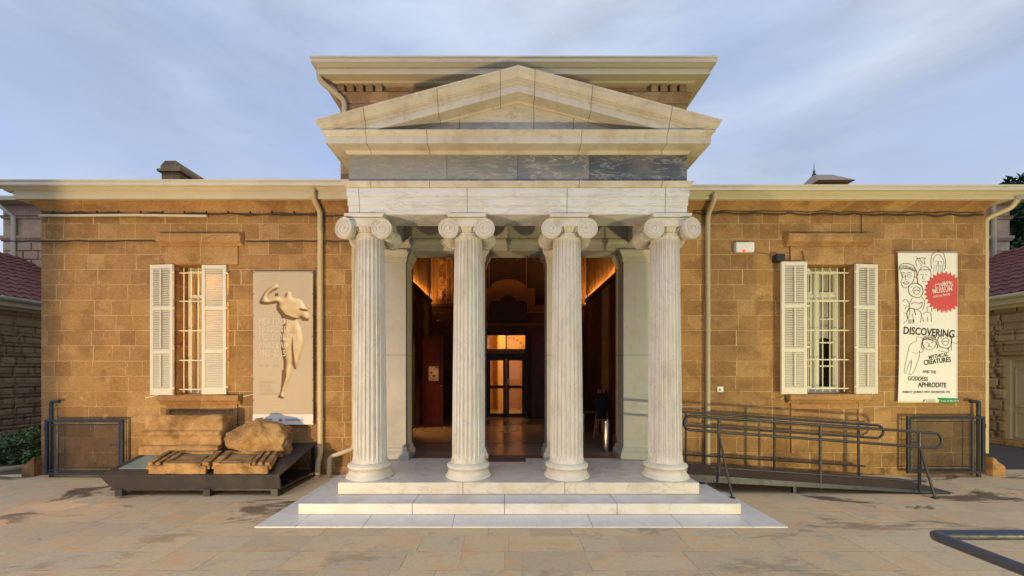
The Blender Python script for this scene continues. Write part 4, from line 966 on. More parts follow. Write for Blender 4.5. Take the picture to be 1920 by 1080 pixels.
MB().lathe([(0.022, 0), (0.02, 0.012), (0.008, 0.018)], Matrix.Translation((X(1395, 6.26), 6.258, Z(470, 6.26))) @ Matrix.Rotation(R(90), 4, 'X'), 14).build('red_light', Mt('red_led', 0.4).col((0.6, 0.05, 0.03)).emit((1.0, 0.08, 0.04), 1.4).mat, al)
sg = MB(); sg.box(X(1345, 6.34), X(1356, 6.34), 6.335, 6.345, Z(735, 6.34), Z(725, 6.34)); sg.k = 1
xc, zc = X(1350, 6.33), Z(730.5, 6.33)
sg.prism([(xc+0.018*math.cos(R(a)), zc-0.008+0.018*math.sin(R(a))) for a in range(0, 360, 45)], 6.331, 6.334); sg.box(xc-0.012, xc-0.004, 6.331, 6.334, zc, zc+0.026)
tag(sg.build('wheelchair_sign', [m_white, plain('sign_grey', (0.15, 0.2, 0.3))]), 'tiny white wheelchair access sign on the wall left of the right window', 'sign')

# ------------------------------------------------------------------ banners
def mk_banner(name, px0, px1, py0, py1, zx0, zx1, zy0, zy1, fab, label, amp, pull):
    Db = WY-0.05; bx0, bx1, bz0, bz1 = X(px0, Db), X(px1, Db), Z(py1, Db), Z(py0, Db)
    root = thing(name, label, 'banner', ((bx0+bx1)/2, Db, bz0))
    def rip(x, z):
        u = (x-bx0)/(bx1-bx0); v = (z-bz0)/(bz1-bz0)
        return Db - 0.012 + amp*(math.sin(u*9+v*3.5)*0.5*math.sin(math.pi*min(1, max(0, v)))+math.sin(u*23-v*6)*0.12)
    def P(zx, zy, off=0.0):
        u = (zx-zx0)/(zx1-zx0); v = (zy-zy0)/(zy1-zy0); x = bx0+(bx1-bx0)*u; z = bz1-(bz1-bz0)*v
        x += pull*(1-u)*math.sin(math.pi*v*0.85+0.2); return (x, rip(x, z)-off, z)
    nx, nz_ = 24, 48; vs = [P(zx0+(zx1-zx0)*i/nx, zy0+(zy1-zy0)*j/nz_) for j in range(nz_+1) for i in range(nx+1)]
    fs = [(j*(nx+1)+i, j*(nx+1)+i+1, (j+1)*(nx+1)+i+1, (j+1)*(nx+1)+i) for j in range(nz_) for i in range(nx)]
    o = MB().add(vs, fs).build('banner_sheet', fab, root, smooth=60)
    sm = o.modifiers.new('thick', 'SOLIDIFY'); sm.thickness = 0.0015; sm.offset = 1
    return root, P
def poly_fill(b, pts, P, off):
    from mathutils.geometry import tessellate_polygon
    # subdivide via a fine triangulation so that it follows the cloth
    tri = tessellate_polygon([[Vector((x, y, 0)) for x, y in pts]])
    def rec(a, c, d, k):
        L_ = max((a-c).length, (c-d).length, (d-a).length)
        if L_ < 22 or k == 0: b.add([P(a.x, a.y, off), P(c.x, c.y, off), P(d.x, d.y, off)], [(0, 1, 2)]); return
        if (a-c).length == L_: m_ = (a+c)/2; rec(a, m_, d, k-1); rec(m_, c, d, k-1)
        elif (c-d).length == L_: m_ = (c+d)/2; rec(a, c, m_, k-1); rec(a, m_, d, k-1)
        else: m_ = (d+a)/2; rec(a, c, m_, k-1); rec(m_, c, d, k-1)
    V = [Vector((x, y)) for x, y in pts]
    for t in tri: rec(V[t[0]], V[t[1]], V[t[2]], 9)
def put_text(b, body, zx, zy, size, P, off, bold=0, ang=0, align='LEFT', sx=1.0, shear=0):
    vs, fs = txt(body, size, bold*size, align, shear); ca, sa = math.cos(R(ang)), math.sin(R(ang))
    out = [P(zx+(x*sx*ca + y*sa), zy-(y*ca - x*sx*sa), off) for x, y, z in vs]
    b.add(out, fs)
def spline(pts, n=6, closed=False):
    out = []; m_ = len(pts)
    rng = range(m_) if closed else range(m_-1)
    for i in rng:
        p0 = pts[(i-1) % m_] if closed or i > 0 else pts[0]; p1 = pts[i]; p2 = pts[(i+1) % m_]; p3 = pts[(i+2) % m_] if closed or i+2 < m_ else pts[-1]
        for k in range(n):
            t = k/n; out.append(tuple(0.5*((2*p1[c])+(-p0[c]+p2[c])*t+(2*p0[c]-5*p1[c]+4*p2[c]-p3[c])*t*t+(-p0[c]+3*p1[c]-3*p2[c]+p3[c])*t**3) for c in (0, 1)))
    if not closed: out.append(pts[-1])
    return out
def fabm(name, c, k=0.2):
    m = Mt(name, 0.75, spec=0.25); n = m.noise(2.2, 4, 0.5); m.col(m.mix(m.smooth(n, 0.35, 0.7, 0, k), c, tuple(q*0.8 for q in c))); m.bump(m.noise(120, 2), 0.1, 0.001); return m.mat
# left banner
r1, P1 = mk_banner('exhibition_banner', 475, 588, 509, 796, 633, 943, 238, 1015, fabm('beige_vinyl', (0.46, 0.37, 0.25)), 'beige exhibition banner with headless statue and Greek lettering, left of the portico', 0.010, 0.0)
b = MB(); poly_fill(b, [(633, 963), (943, 963), (943, 1015), (633, 1015)], P1, 0.003); b.build('footer_band', fabm('white_vinyl', (0.66, 0.64, 0.58)), r1)
stat = [(800, 345), (815, 338), (833, 345), (840, 368), (875, 378), (898, 400), (915, 432), (929, 470), (918, 490), (890, 490), (876, 478), (874, 500), (888, 540), (895, 580), (890, 625), (872, 690), (856, 736), (842, 730), (838, 712), (830, 760), (808, 820), (796, 862), (800, 882), (762, 880), (772, 852), (784, 790), (788, 740), (790, 700), (778, 640), (774, 590), (780, 530), (786, 490), (768, 455), (752, 428), (755, 402), (705, 408), (672, 405), (666, 392), (690, 345), (715, 320), (745, 302), (765, 305), (768, 325), (740, 340), (716, 360), (712, 378), (752, 366), (790, 366)]
statp = spline(stat, 3, True)
import numpy as np
def printed_figure(poly, name, parent, P, cell=3.0, wid=26.0):      # the tonal print of the figure, as ink colour on the sheet
    A = np.array(poly); B = np.roll(A, -1, 0)
    x0_, y0_ = A.min(0); x1_, y1_ = A.max(0); gx = np.arange(x0_, x1_+cell, cell); gy = np.arange(y0_, y1_+cell, cell)
    G = np.stack(np.meshgrid(gx, gy), -1).reshape(-1, 2)
    d = B-A; ap = G[:, None]-A[None]; t = np.clip((ap*d).sum(-1)/((d*d).sum(-1)+1e-9), 0, 1); dist = np.sqrt(((ap-t[..., None]*d)**2).sum(-1)).min(1)
    x, y = G[:, 0:1], G[:, 1:2]
    cross = ((A[None, :, 1] > y) != (B[None, :, 1] > y)) & (x < (B[None, :, 0]-A[None, :, 0])*(y-A[None, :, 1])/(B[None, :, 1]-A[None, :, 1]+1e-9)+A[None, :, 0])
    ins = (cross.sum(1) % 2) == 1
    h = np.where(ins, np.sqrt(np.clip(1-(1-np.clip(dist/wid, 0, 1))**2, 0, 1))*wid, 0).reshape(len(gy), len(gx))
    k = np.ones(5)/5
    for _ in range(2): h = np.apply_along_axis(lambda r_: np.convolve(r_, k, 'same'), 0, h); h = np.apply_along_axis(lambda r_: np.convolve(r_, k, 'same'), 1, h)
    hy, hx = np.gradient(h, cell); nrm = np.stack([-hx, -hy, np.ones_like(hx)*0.9], -1); nrm /= np.linalg.norm(nrm, axis=-1, keepdims=True)
    sh_ = np.clip(nrm @ (np.array([0.45, -0.5, 0.74])), 0, 1)
    for i in range(len(gy)):
        for j in range(len(gx)): sh_[i, j] *= 1+0.14*mnoise.noise(Vector((gx[j]*0.035, gy[i]*0.03, 2.0)))
    insg = ins.reshape(len(gy), len(gx)); b = MB(); colr = []
    for i in range(len(gy)-1):
        for j in range(len(gx)-1):
            if insg[i, j] and insg[i+1, j+1] and insg[i+1, j] and insg[i, j+1]:
                n0 = len(b.v); b.v += [Vector(P(gx[j+q], gy[i+w2], 0.003)) for q, w2 in ((0, 0), (1, 0), (1, 1), (0, 1))]; b.f.append([n0, n0+1, n0+2, n0+3]); b.m.append(0)
                colr += [sh_[i+w2, j+q] for q, w2 in ((0, 0), (1, 0), (1, 1), (0, 1))]
    m = Mt('printed_marble_tones', 0.75, spec=0.25); at = m.nt.nodes.new('ShaderNodeAttribute'); at.attribute_name = 'ink'
    m.col(m.ramp(at.outputs['Fac'], [(0.25, (0.12, 0.07, 0.03)), (0.55, (0.36, 0.24, 0.105)), (0.78, (0.56, 0.42, 0.22)), (1.0, (0.70, 0.59, 0.40))]))
    o = b.build(name, m.mat, parent); a = o.data.attributes.new('ink', 'FLOAT', 'POINT'); a.data.foreach_set('value', np.array(colr, dtype=np.float32)); return o
printed_figure(statp, 'printed_statue', r1, P1)
m_pbr = fabm('print_brown', (0.15, 0.085, 0.04)); m_pmid = fabm('print_mid_ochre', (0.44, 0.31, 0.15))
for pl in ([(672, 405), (705, 408), (755, 402), (752, 392), (710, 396)], [(752, 405), (768, 440), (800, 478), (840, 488), (872, 478), (840, 470), (800, 455), (775, 425)], [(876, 478), (890, 490), (918, 490), (915, 478), (895, 478)],
           [(835, 560), (842, 640), (848, 700), (842, 730), (834, 690), (830, 620)], [(784, 740), (800, 730), (806, 770), (788, 826), (778, 840)], [(872, 425), (914, 432), (917, 442), (874, 437)], [(746, 350), (765, 348), (762, 364), (748, 366)]):
    b = MB(); poly_fill(b, pl, P1, 0.0045); b.build('printed_shade', m_pbr, r1)
b = MB()
b = MB()
for s_, yy in (('ΝΕΑ ΠΑΦΟΣ', 508), ('50 ΧΡΟΝΙΑ', 547), ('ΠΟΛΩΝΙΚΩΝ', 586), ('ΑΝΑΣΚΑΦΩΝ', 628), ('1965–2015', 668)): put_text(b, s_, 664, yy, 44, P1, 0.0035, bold=0.006, sx=0.70)
b.build('greek_title', fabm('print_cream', (0.58, 0.50, 0.38)), r1)
m_ptxt = fabm('print_cream_small', (0.50, 0.41, 0.29))
for s_, yy in (('NEA PAPHOS', 806), ('50 YEARS', 826), ('OF POLISH', 846), ('EXCAVATIONS', 866)):
    b = MB(); put_text(b, s_, 664, yy, 20, P1, 0.006, bold=0.01, sx=0.75); b.build('english_line', m_ptxt, r1)
b = MB()
put_text(b, '22 – 10      30.10', 664, 722, 19, P1, 0.006, sx=0.8)
for yy, ww in ((262, 96), (276, 78), (905, 110)): poly_fill(b, [(664, yy), (664+ww, yy), (664+ww, yy+5), (664, yy+5)], P1, 0.006)
each(b, 'small_print', m_ptxt, r1)
b = MB(); poly_fill(b, [(666, 980), (690, 978), (684, 988), (676, 999), (664, 999), (672, 988)], P1, 0.006); poly_fill(b, [(697, 985), (733, 985), (733, 989), (697, 989)], P1, 0.006); poly_fill(b, [(697, 993), (733, 993), (733, 996), (697, 996)], P1, 0.006)
poly_fill(b, [(766+11*math.cos(R(a))*(1 if (a//20) % 2 else 0.6)+10, 992+11*math.sin(R(a))*(1 if (a//20) % 2 else 0.6)) for a in range(0, 360, 20)], P1, 0.006)
for yy in (986, 993): poly_fill(b, [(800, yy), (892, yy), (892, yy+3), (800, yy+3)], P1, 0.006)
b.build('footer_logo', fabm('print_grey', (0.20, 0.19, 0.17)), r1)
b = MB()
for a, c in (((633, 238), (618, 216)), ((943, 238), (962, 218))): p, q = P1(*a), P1(*c); b.tube([p, q], 0.004, 5)
for zx in (637, 939):
    for k in range(8): p = Vector(P1(zx, 245+k*108)); b.lathe([(0.008, 0), (0.006, 0.004)], Matrix.Translation(p) @ Matrix.Rotation(R(90), 4, 'X'), 8)
each(b, 'eyelet', m_cable, r1)
# right banner
r2, P2 = mk_banner('family_trail_banner', 1681, 1794, 471, 755, 127, 490, 98, 1000, fabm('cream_white_vinyl', (0.66, 0.64, 0.56), 0.1), 'white hanging banner with line drawings and red starburst, right of the right window', 0.007, 0.035)
b = MB(); N = 28; pts = []
for i in range(2*N):
    a = 2*math.pi*i/(2*N); rr = 126 if i % 2 else 106; x_, y_ = 405+rr*math.cos(a), 342+rr*math.sin(a); pts.append((min(x_, 487), y_))
poly_fill(b, pts, P2, 0.003); b.build('red_starburst', fabm('print_red', (0.50, 0.075, 0.065)), r2)
b = MB()
for s_, x_, y_, sz, an in (('at the', 393, 295, 26, -6), ('CYPRUS', 348, 322, 38, -8), ('MUSEUM', 334, 352, 38, -8), ('with my family', 336, 378, 22, -10)): put_text(b, s_, x_, y_, sz, P2, 0.006, bold=0.012, ang=an, sx=0.82)
b.build('starburst_text', fabm('print_white', (0.62, 0.58, 0.5)), r2)
m_pblk = fabm('print_black', (0.03, 0.03, 0.03), 0)
b = MB(); put_text(b, 'DISCOVERING', 148, 590, 62, P2, 0.005, bold=0.02, ang=4, sx=0.80); b.build('title_text', m_pblk, r2)
for s_, x_, y_, sz, an, bo in (('MYTHICAL', 310, 742, 32, -9, 0.012), ('CREATURES', 278, 776, 40, -7, 0.02), ('AND THE', 272, 822, 24, 3, 0.008), ('GODDESS', 182, 866, 34, 2, 0.014), ('APHRODITE', 246, 906, 40, 1, 0.02), ('THEMATIC  JOURNEYS  WITH  EXPLORATION  KITS', 150, 942, 18, 0, 0.012)):
    b = MB(); put_text(b, s_, x_, y_, sz, P2, 0.005, bold=bo, ang=an, sx=0.80 if sz > 20 else 0.70); b.build('text_line', m_pblk, r2)
b = MB()
def ln(pts, r=0.0028, n=5, closed=False):
    q = spline(pts, n, closed); 
    if closed: q.append(q[0])
    b.tube([P2(min(x, 487), y, 0.004) for x, y in q], r, 4)
# curly-haired face
ln([(132, 210), (150, 250), (140, 290), (160, 318), (195, 300), (218, 270), (225, 225), (200, 205), (160, 205), (132, 210)])
ln([(130, 205), (140, 180), (175, 172), (215, 185), (238, 222), (236, 250)], 0.004)
for k in range(13): t = k/12; ln([(136+100*t, 204+18*t*t*1.2), (134+96*t, 180+8*abs(t-0.4)*2+18*t*t)], 0.0028, 2)
for cx_ in (155, 190): ln([(cx_-13, 246), (cx_, 238), (cx_+13, 246), (cx_, 254)], 0.0022, 4, True); ln([(cx_-14, 232), (cx_, 226), (cx_+14, 231)], 0.0035)
ln([(170, 245), (165, 268), (178, 270)]); ln([(148, 288), (168, 282), (190, 286), (168, 296), (150, 288)], 0.004)
ln([(225, 250), (240, 262), (240, 290), (226, 290)], 0.005)
# bow, bust, veiled figure
ln([(240, 190), (234, 160), (250, 140), (272, 165), (290, 176), (284, 150), (296, 140), (272, 140), (250, 142)]); ln([(236, 132), (270, 185)], 0.002, 2)
ln([(248, 300), (240, 262), (250, 220), (270, 195), (300, 192), (322, 215), (326, 245), (312, 290), (290, 320)]); ln([(262, 240), (275, 235)]); ln([(290, 240), (304, 236)]); ln([(278, 238), (274, 262), (284, 266)]); ln([(268, 282), (284, 278), (296, 284)])
for k in range(5): ln([(256+k*14, 214-(k % 2)*6), (264+k*14, 206), (270+k*14, 214)], 0.0022, 3)
ln([(330, 205), (326, 160), (335, 120), (365, 100), (398, 108), (413, 150), (415, 190), (404, 215)]); ln([(338, 170), (350, 130), (375, 120), (400, 150), (405, 190)], 0.002); ln([(352, 160), (370, 158)]); ln([(380, 160), (394, 165)]); ln([(372, 160), (368, 180), (378, 182)])
for k in range(5): ln([(348+k*12, 182), (342+k*13, 225)], 0.0018, 2)
# lion-ish masks
def mask(cx_, cy_, s):
    ln([(cx_-52*s, cy_-20*s), (cx_-30*s, cy_-45*s), (cx_+10*s, cy_-48*s), (cx_+40*s, cy_-30*s), (cx_+48*s, cy_+10*s), (cx_+25*s, cy_+42*s), (cx_-15*s, cy_+40*s), (cx_-45*s, cy_+20*s)], 0.0045, 5, True)
    ln([(cx_-20*s, cy_-10*s), (cx_+5*s, cy_-28*s), (cx_+28*s, cy_-12*s), (cx_+20*s, cy_+15*s), (cx_, cy_+24*s), (cx_-18*s, cy_+8*s)], 0.003, 5, True); ln([(cx_-12*s, cy_+2*s), (cx_+4*s, cy_-6*s), (cx_+18*s, cy_)], 0.005)
    ln([(cx_-32*s, cy_-24*s), (cx_-22*s, cy_-30*s)], 0.004)
mask(230, 335, 0.9); mask(410, 638, 0.85)
ln([(205, 380), (185, 420), (180, 455)]); ln([(262, 372), (285, 400), (270, 450)]); ln([(146, 400), (165, 385), (185, 410), (190, 450), (180, 500), (150, 530)])
ln([(176, 500), (172, 465), (190, 440), (215, 445), (225, 480)], 0.005); ln([(196, 415), (220, 403), (250, 410), (268, 402), (262, 430), (235, 445), (210, 440)], 0.004)
ln([(205, 470), (215, 525)]); ln([(235, 450), (250, 455), (262, 480), (255, 525)]); ln([(270, 490), (275, 520)]); ln([(268, 470), (300, 462), (322, 470), (325, 518)]); ln([(300, 462), (300, 430), (325, 430), (326, 460)]); ln([(300, 490), (303, 520)])
ln([(150, 420), (168, 425), (160, 445)]); ln([(152, 465), (170, 470)])
for k in range(6): ln([(182+k*7, 505), (180+k*7, 530)], 0.002, 2)
# middle row
ln([(270, 645), (275, 615), (300, 602), (335, 604), (356, 625), (352, 660), (330, 682), (300, 684), (278, 668), (270, 645)]); ln([(272, 630), (300, 618), (352, 640)], 0.005)
for k in range(9): ln([(276+k*9, 628), (282+k*9, 606)], 0.0035, 2)
ln([(288, 645), (302, 641)]); ln([(322, 645), (338, 642)]); ln([(312, 645), (308, 660), (316, 662)]); ln([(300, 668), (314, 664), (328, 668)], 0.004); ln([(268, 640), (262, 672), (274, 680)], 0.005); ln([(354, 640), (366, 668), (356, 676)], 0.005)
ln([(366, 688), (400, 696), (428, 700), (432, 678), (420, 684)], 0.0032); ln([(450, 690), (448, 640), (456, 612), (487, 606)]); ln([(460, 640), (475, 648), (487, 642)])
# generic robed figure outline
ln([(230, 610), (262, 612), (268, 630), (262, 652), (275, 668), (272, 695), (255, 702), (248, 690), (250, 720), (235, 770), (215, 820), (195, 834), (190, 826), (200, 780), (196, 750), (180, 790), (174, 824), (160, 818), (166, 770), (178, 710), (190, 660), (215, 640), (232, 632), (228, 612)], 0.0024)
ln([(205, 700), (225, 706), (240, 700)], 0.002); ln([(204, 742), (200, 790)], 0.002)
b.build('printed_drawings', fabm('print_ink', (0.06, 0.055, 0.05), 0), r2)
b = MB(); poly_fill(b, [(362, 970), (490, 974), (490, 1002), (374, 1000), (378, 985)], P2, 0.003); b.build('green_strip', fabm('print_green', (0.02, 0.22, 0.08)), r2)
b = MB(); put_text(b, 'Friday 20 May 2016', 384, 993, 14, P2, 0.006, bold=0.01); b.build('strip_text', fabm('print_white_small', (0.6, 0.6, 0.5)), r2)
b = MB(); poly_fill(b, [(277, 982), (292, 980), (288, 988), (282, 996), (276, 996), (280, 988)], P2, 0.006)
for yy in (981, 988, 995): poly_fill(b, [(296, yy), (352, yy), (352, yy+2), (296, yy+2)], P2, 0.006)
b.build('footer_logo', fabm('print_dark_grey', (0.12, 0.12, 0.11)), r2)
b = MB(); b.tube([P2(112, 104), P2(508, 104)], 0.010, 8); b.tube([P2(112, 992, -0.01), P2(500, 1000, -0.01)], 0.006, 8); each(b, 'hanging_rod', plain('rust_wood', (0.30, 0.14, 0.05)), r2)

# ------------------------------------------------------------------ stone display stand with ancient fragments
sx0, sx1, yf, yb, zf, zb = -5.38, -2.995, 5.25, 6.28, 0.293, 0.53
st = thing('display_stand', 'low black steel display plinth carrying ancient stones left of the steps', 'display stand', ((sx0+sx1)/2, 5.75, 0))
MB().add([(sx0, yf, zf-0.02), (sx1, yf, zf-0.02), (sx1, yb, zb-0.02), (sx0, yb, zb-0.02), (sx0, yf, zf), (sx1, yf, zf), (sx1, yb, zb), (sx0, yb, zb)], [(0,3,2,1),(4,5,6,7),(0,1,5,4),(1,2,6,5),(2,3,7,6),(3,0,4,7)]).build('deck', m_stand, st)
MB().add([(sx0-0.0, yf-0.012, zf+0.004), (sx1+0.0, yf-0.012, zf+0.004), (sx1-0.0, yf+0.02, 0.10), (sx0+0.16, yf+0.02, 0.10), (sx0, yf-0.001, zf+0.004), (sx1, yf-0.001, zf+0.004), (sx1, yf+0.06, 0.10), (sx0+0.16, yf+0.06, 0.10)], [(0,3,2,1),(4,5,6,7),(0,1,5,4),(1,2,6,5),(2,3,7,6),(3,0,4,7)]).build('front_panel', m_stand, st)
MB().box(sx0+0.12, sx1-0.02, yf+0.03, yb, 0.075, 0.10).build('floor_plate', m_stand, st)
for lx in (sx0+0.26, sx0+1.42, sx1-0.07): MB().box(lx-0.045, lx+0.045, yf+0.0, yf+0.07, 0.0, 0.099).build('leg', m_stand, st)
for lx in (sx0+0.05, sx1-0.05): MB().box(lx-0.02, lx+0.02, yb-0.04, yb, 0.0, zb-0.02).build('leg', m_stand, st)
MB().box(sx1-0.04, sx1-0.01, yf+0.08, yb-0.05, 0.02, 0.05).build('base_rail', m_stand, st)
def tp(x, y, off=0.0): return (x, y, zf+(y-yf)/(yb-yf)*(zb-zf)+off)
m_teal = paint('teal_glass_label', (0.12, 0.20, 0.19), 0.15, wear=0.2)
MB().add([tp(sx0+0.12, yf+0.15, 0.003), tp(sx0+0.65, yf+0.15, 0.003), tp(sx0+0.65, yb-0.25, 0.003), tp(sx0+0.12, yb-0.25, 0.003)] + [tp(sx0+0.12, yf+0.15, 0.012), tp(sx0+0.65, yf+0.15, 0.012), tp(sx0+0.65, yb-0.25, 0.012), tp(sx0+0.12, yb-0.25, 0.012)], [(0,3,2,1),(4,5,6,7),(0,1,5,4),(1,2,6,5),(2,3,7,6),(3,0,4,7)]).build('info_panel', m_teal, st)
import bmesh
def rough_mesh(vs, fs, cuts, amp, seed, name, scale=3.0, T=None, chip=0.0):
    me = bpy.data.meshes.new(name); me.from_pydata(vs, [], fs)
    bm = bmesh.new(); bm.from_mesh(me); bmesh.ops.recalc_face_normals(bm, faces=bm.faces)
    if chip: bmesh.ops.bevel(bm, geom=[e for e in bm.edges if e.calc_face_angle(0) > R(30)], offset=chip, segments=2, affect='EDGES')
    bmesh.ops.triangulate(bm, faces=[f for f in bm.faces if len(f.verts) > 4])
    for _ in range(6):
        le = [e for e in bm.edges if e.calc_length() > cuts]
        if not le: break
        bmesh.ops.subdivide_edges(bm, edges=le, cuts=1, use_grid_fill=True)
    bmesh.ops.recalc_face_normals(bm, faces=bm.faces); bm.normal_update()
    disp = []
    for v in bm.verts:
        n_ = mnoise.fractal(v.co*scale+Vector((seed, seed*2, 0)), 0.7, 2.1, 5)
        n2 = mnoise.noise(v.co*scale*0.35+Vector((seed*5, 1, 0)))
        disp.append(v.normal*(n_*amp + n2*amp*0.8))
    for v, d in zip(bm.verts, disp): v.co += d
    bm.to_mesh(me); bm.free(); me.materials.append(m_old); me.shade_smooth(); me.set_sharp_from_angle(angle=R(50))
    o = bpy.data.objects.new(name, me); C.objects.link(o); return o
def boxv(x0, x1, y0, y1, z0, z1):
    return [(x0,y0,z0),(x1,y0,z0),(x1,y1,z0),(x0,y1,z0),(x0,y0,z1),(x1,y0,z1),(x1,y1,z1),(x0,y1,z1)], [(0,3,2,1),(4,5,6,7),(0,1,5,4),(1,2,6,5),(2,3,7,6),(3,0,4,7)]
# tall slab (profile in y,z swept along x) with stepped mouldings
def yzsweep(prof, xa, xb, taper=0):
    n = len(prof); vs = [(xa, y, z) for y, z in prof] + [(xb, y, z) for y, z in prof]
    return vs, [tuple(range(n)), tuple(range(2*n-1, n-1, -1))] + [(i, i+n, (i+1) % n + n, (i+1) % n) for i in range(n)]
sl_x0, sl_x1 = X(276, 5.95), X(421, 5.95)
vs, fs = yzsweep([(5.80, 0.43), (5.80, 0.55), (5.82, 0.565), (5.87, 0.575), (5.87, 0.70), (5.845, 0.715), (5.845, 0.77), (5.90, 0.785), (5.90, 0.99), (5.95, 1.01), (6.12, 0.98), (6.12, 0.47)], sl_x0, sl_x1)
o = rough_mesh(vs, fs, 0.03, 0.009, 3, 'carved_stone_slab', 6.5, chip=0.008); tag(o, 'upright ochre stone block with moulded face at the back of the black stand', 'stone fragment', 'ancient stone fragments on the stand')
def fragment(fx0, fx1, seed, label, flip):
    ya, yb_ = 5.26, 5.84; w0 = fx1-fx0; rnd = random.Random(seed)
    def pt(u, v, z): return (fx0+w0*u-0.20*v, ya+(yb_-ya)*v, z)
    def top(v): return 0.44+0.07*v
    parts = []
    def slab(u0, u1, v0, v1, lo, hi, bow=0.0):
        zs = [lo(v0), lo(v0), lo(v1), lo(v1)]; ze = [hi(v0), hi(v0), hi(v1), hi(v1)]
        c = [(u0, v0), (u1, v0), (u1, v1), (u0, v1)]
        vs = [pt(u, v, z) for (u, v), z in zip(c, zs)] + [pt(u, v, z) for (u, v), z in zip(c, ze)]
        parts.append((vs, [(0,3,2,1),(4,5,6,7),(0,1,5,4),(1,2,6,5),(2,3,7,6),(3,0,4,7)]))
    deck = lambda v: 0.298+0.135*v
    slab(0.05, 0.95, 0.0, 1.0, deck, lambda v: top(v)-0.035)
    slab(0.0, 1.0, 0.04, 0.9, lambda v: deck(v)+0.05, lambda v: top(v)-0.045)
    ribs = ((0.02, 0.10), (0.15, 0.22), (0.27, 0.34), (0.86, 0.98)) if not flip else ((0.02, 0.14), (0.66, 0.73), (0.78, 0.85), (0.90, 0.98))
    for u0, u1 in ribs: slab(u0, u1, 0.03+rnd.uniform(0, 0.03), 0.95-rnd.uniform(0, 0.08), lambda v: top(v)-0.06, lambda v: top(v)+rnd.uniform(-0.004, 0.008))
    a, c = (0.34, 0.86) if not flip else (0.14, 0.66)
    slab(a, c, 0.78, 0.92, lambda v: top(v)-0.06, lambda v: top(v)); slab(a, c, 0.0, 0.22, lambda v: top(v)-0.06, lambda v: top(v)-0.005)
    slab(a+0.05, c-0.05, 0.30, 0.70, lambda v: top(v)-0.06, lambda v: top(v)-0.02)
    vs = []; fs = []
    obs = [rough_mesh(v_, f_, 0.03, 0.006, seed+k, 'tmp', 9, chip=0.005) for k, (v_, f_) in enumerate(parts)]
    for o_ in obs:
        b0 = len(vs); vs += [tuple(q.co) for q in o_.data.vertices]; fs += [tuple(b0+i for i in p_.vertices) for p_ in o_.data.polygons]
        me_ = o_.data; bpy.data.objects.remove(o_); bpy.data.meshes.remove(me_)
    o = MB().add(vs, fs).build('carved_cornice_fragment', m_old, None, smooth=40); tag(o, label, 'stone fragment', 'ancient stone fragments on the stand'); return o
fragment(X(277, 5.3), X(396, 5.3), 11, 'left of the two grooved stone fragments lying at the front of the black stand', False)
fragment(X(399, 5.3), X(511, 5.3), 17, 'right of the two grooved stone fragments lying at the front of the black stand', True)
# boulder
bo = bpy.data.meshes.new('tmp'); bm = bmesh.new(); bmesh.ops.create_icosphere(bm, subdivisions=5, radius=1)
for v in bm.verts:
    p = v.co.copy(); n_ = mnoise.fractal(p*1.1+Vector((4, 2, 9)), 0.8, 2.0, 6); n2 = mnoise.noise(p*0.9+Vector((2, 8, 1)))
    for pl, dd in ((Vector((0.3, -0.75, 0.55)), 0.62), (Vector((-0.5, -0.6, 0.3)), 0.72), (Vector((0.7, -0.3, 0.6)), 0.75), (Vector((0, 0.2, 1)), 0.72), (Vector((0.1, -0.2, -1)), 0.6), (Vector((-0.75, -0.2, 0.65)), 0.66), (Vector((0.85, -0.1, 0.2)), 0.74), (Vector((0.25, -1, -0.1)), 0.66)):
        pl = pl.normalized(); q = p.dot(pl)
        if q > dd: p -= pl*(q-dd)*0.97
    n3 = mnoise.fractal(p*4+Vector((1, 2, 9)), 0.9, 2.2, 5); cr_ = abs(mnoise.noise(p*2.3+Vector((7, 1, 2)))); p *= 1+0.13*n_+0.12*n2+0.05*n3-0.08*max(0, 0.12-cr_)/0.12
    v.co = Vector((p.x*0.53, p.y*0.30, p.z*0.35))
bm.to_mesh(bo); bm.free(); bo.materials.append(m_old); bo.shade_smooth(); bo.set_sharp_from_angle(angle=R(40)); bo.name = 'rough_boulder'
o = bpy.data.objects.new('rough_boulder', bo); C.objects.link(o); o.location = (X(490, 5.9), 5.93, 0.65); o.rotation_euler = (0, R(14), 0)
tag(o, 'rounded broken boulder at the right end of the black stand', 'stone fragment', 'ancient stone fragments on the stand')

# ------------------------------------------------------------------ access ramp with handrails
FY, RY = 5.36, 6.12
rp = thing('access_ramp', 'dark wheelchair ramp with black tubular handrails on the right of the portico', 'ramp', (4.2, 5.8, 0))
xa, xb = 2.40, 6.05
def zr(x): return max(0.008, 0.265*(1-(x-xa)/(xb-xa)))
m_deck = Mt('dark_ramp_deck', 0.6); _n = m_deck.noise(8, 6, 0.65, v=m_deck.map((1, 5, 1))); m_deck.col(m_deck.ramp(_n, [(0.3, (0.035, 0.026, 0.02)), (0.7, (0.10, 0.075, 0.055))])); m_deck.bump(_n, 0.3, 0.004); m_deck = m_deck.mat
MB().add([(xa, FY+0.02, zr(xa)-0.03), (xb, FY+0.02, 0.0045), (xb, RY-0.0, 0.0045), (xa, RY, zr(xa)-0.03), (xa, FY+0.02, zr(xa)), (xb, FY+0.02, zr(xb)+0.004), (xb, RY, zr(xb)+0.004), (xa, RY, zr(xa))], [(0,3,2,1),(4,5,6,7),(0,1,5,4),(1,2,6,5),(2,3,7,6),(3,0,4,7)]).build('deck', m_deck, rp)
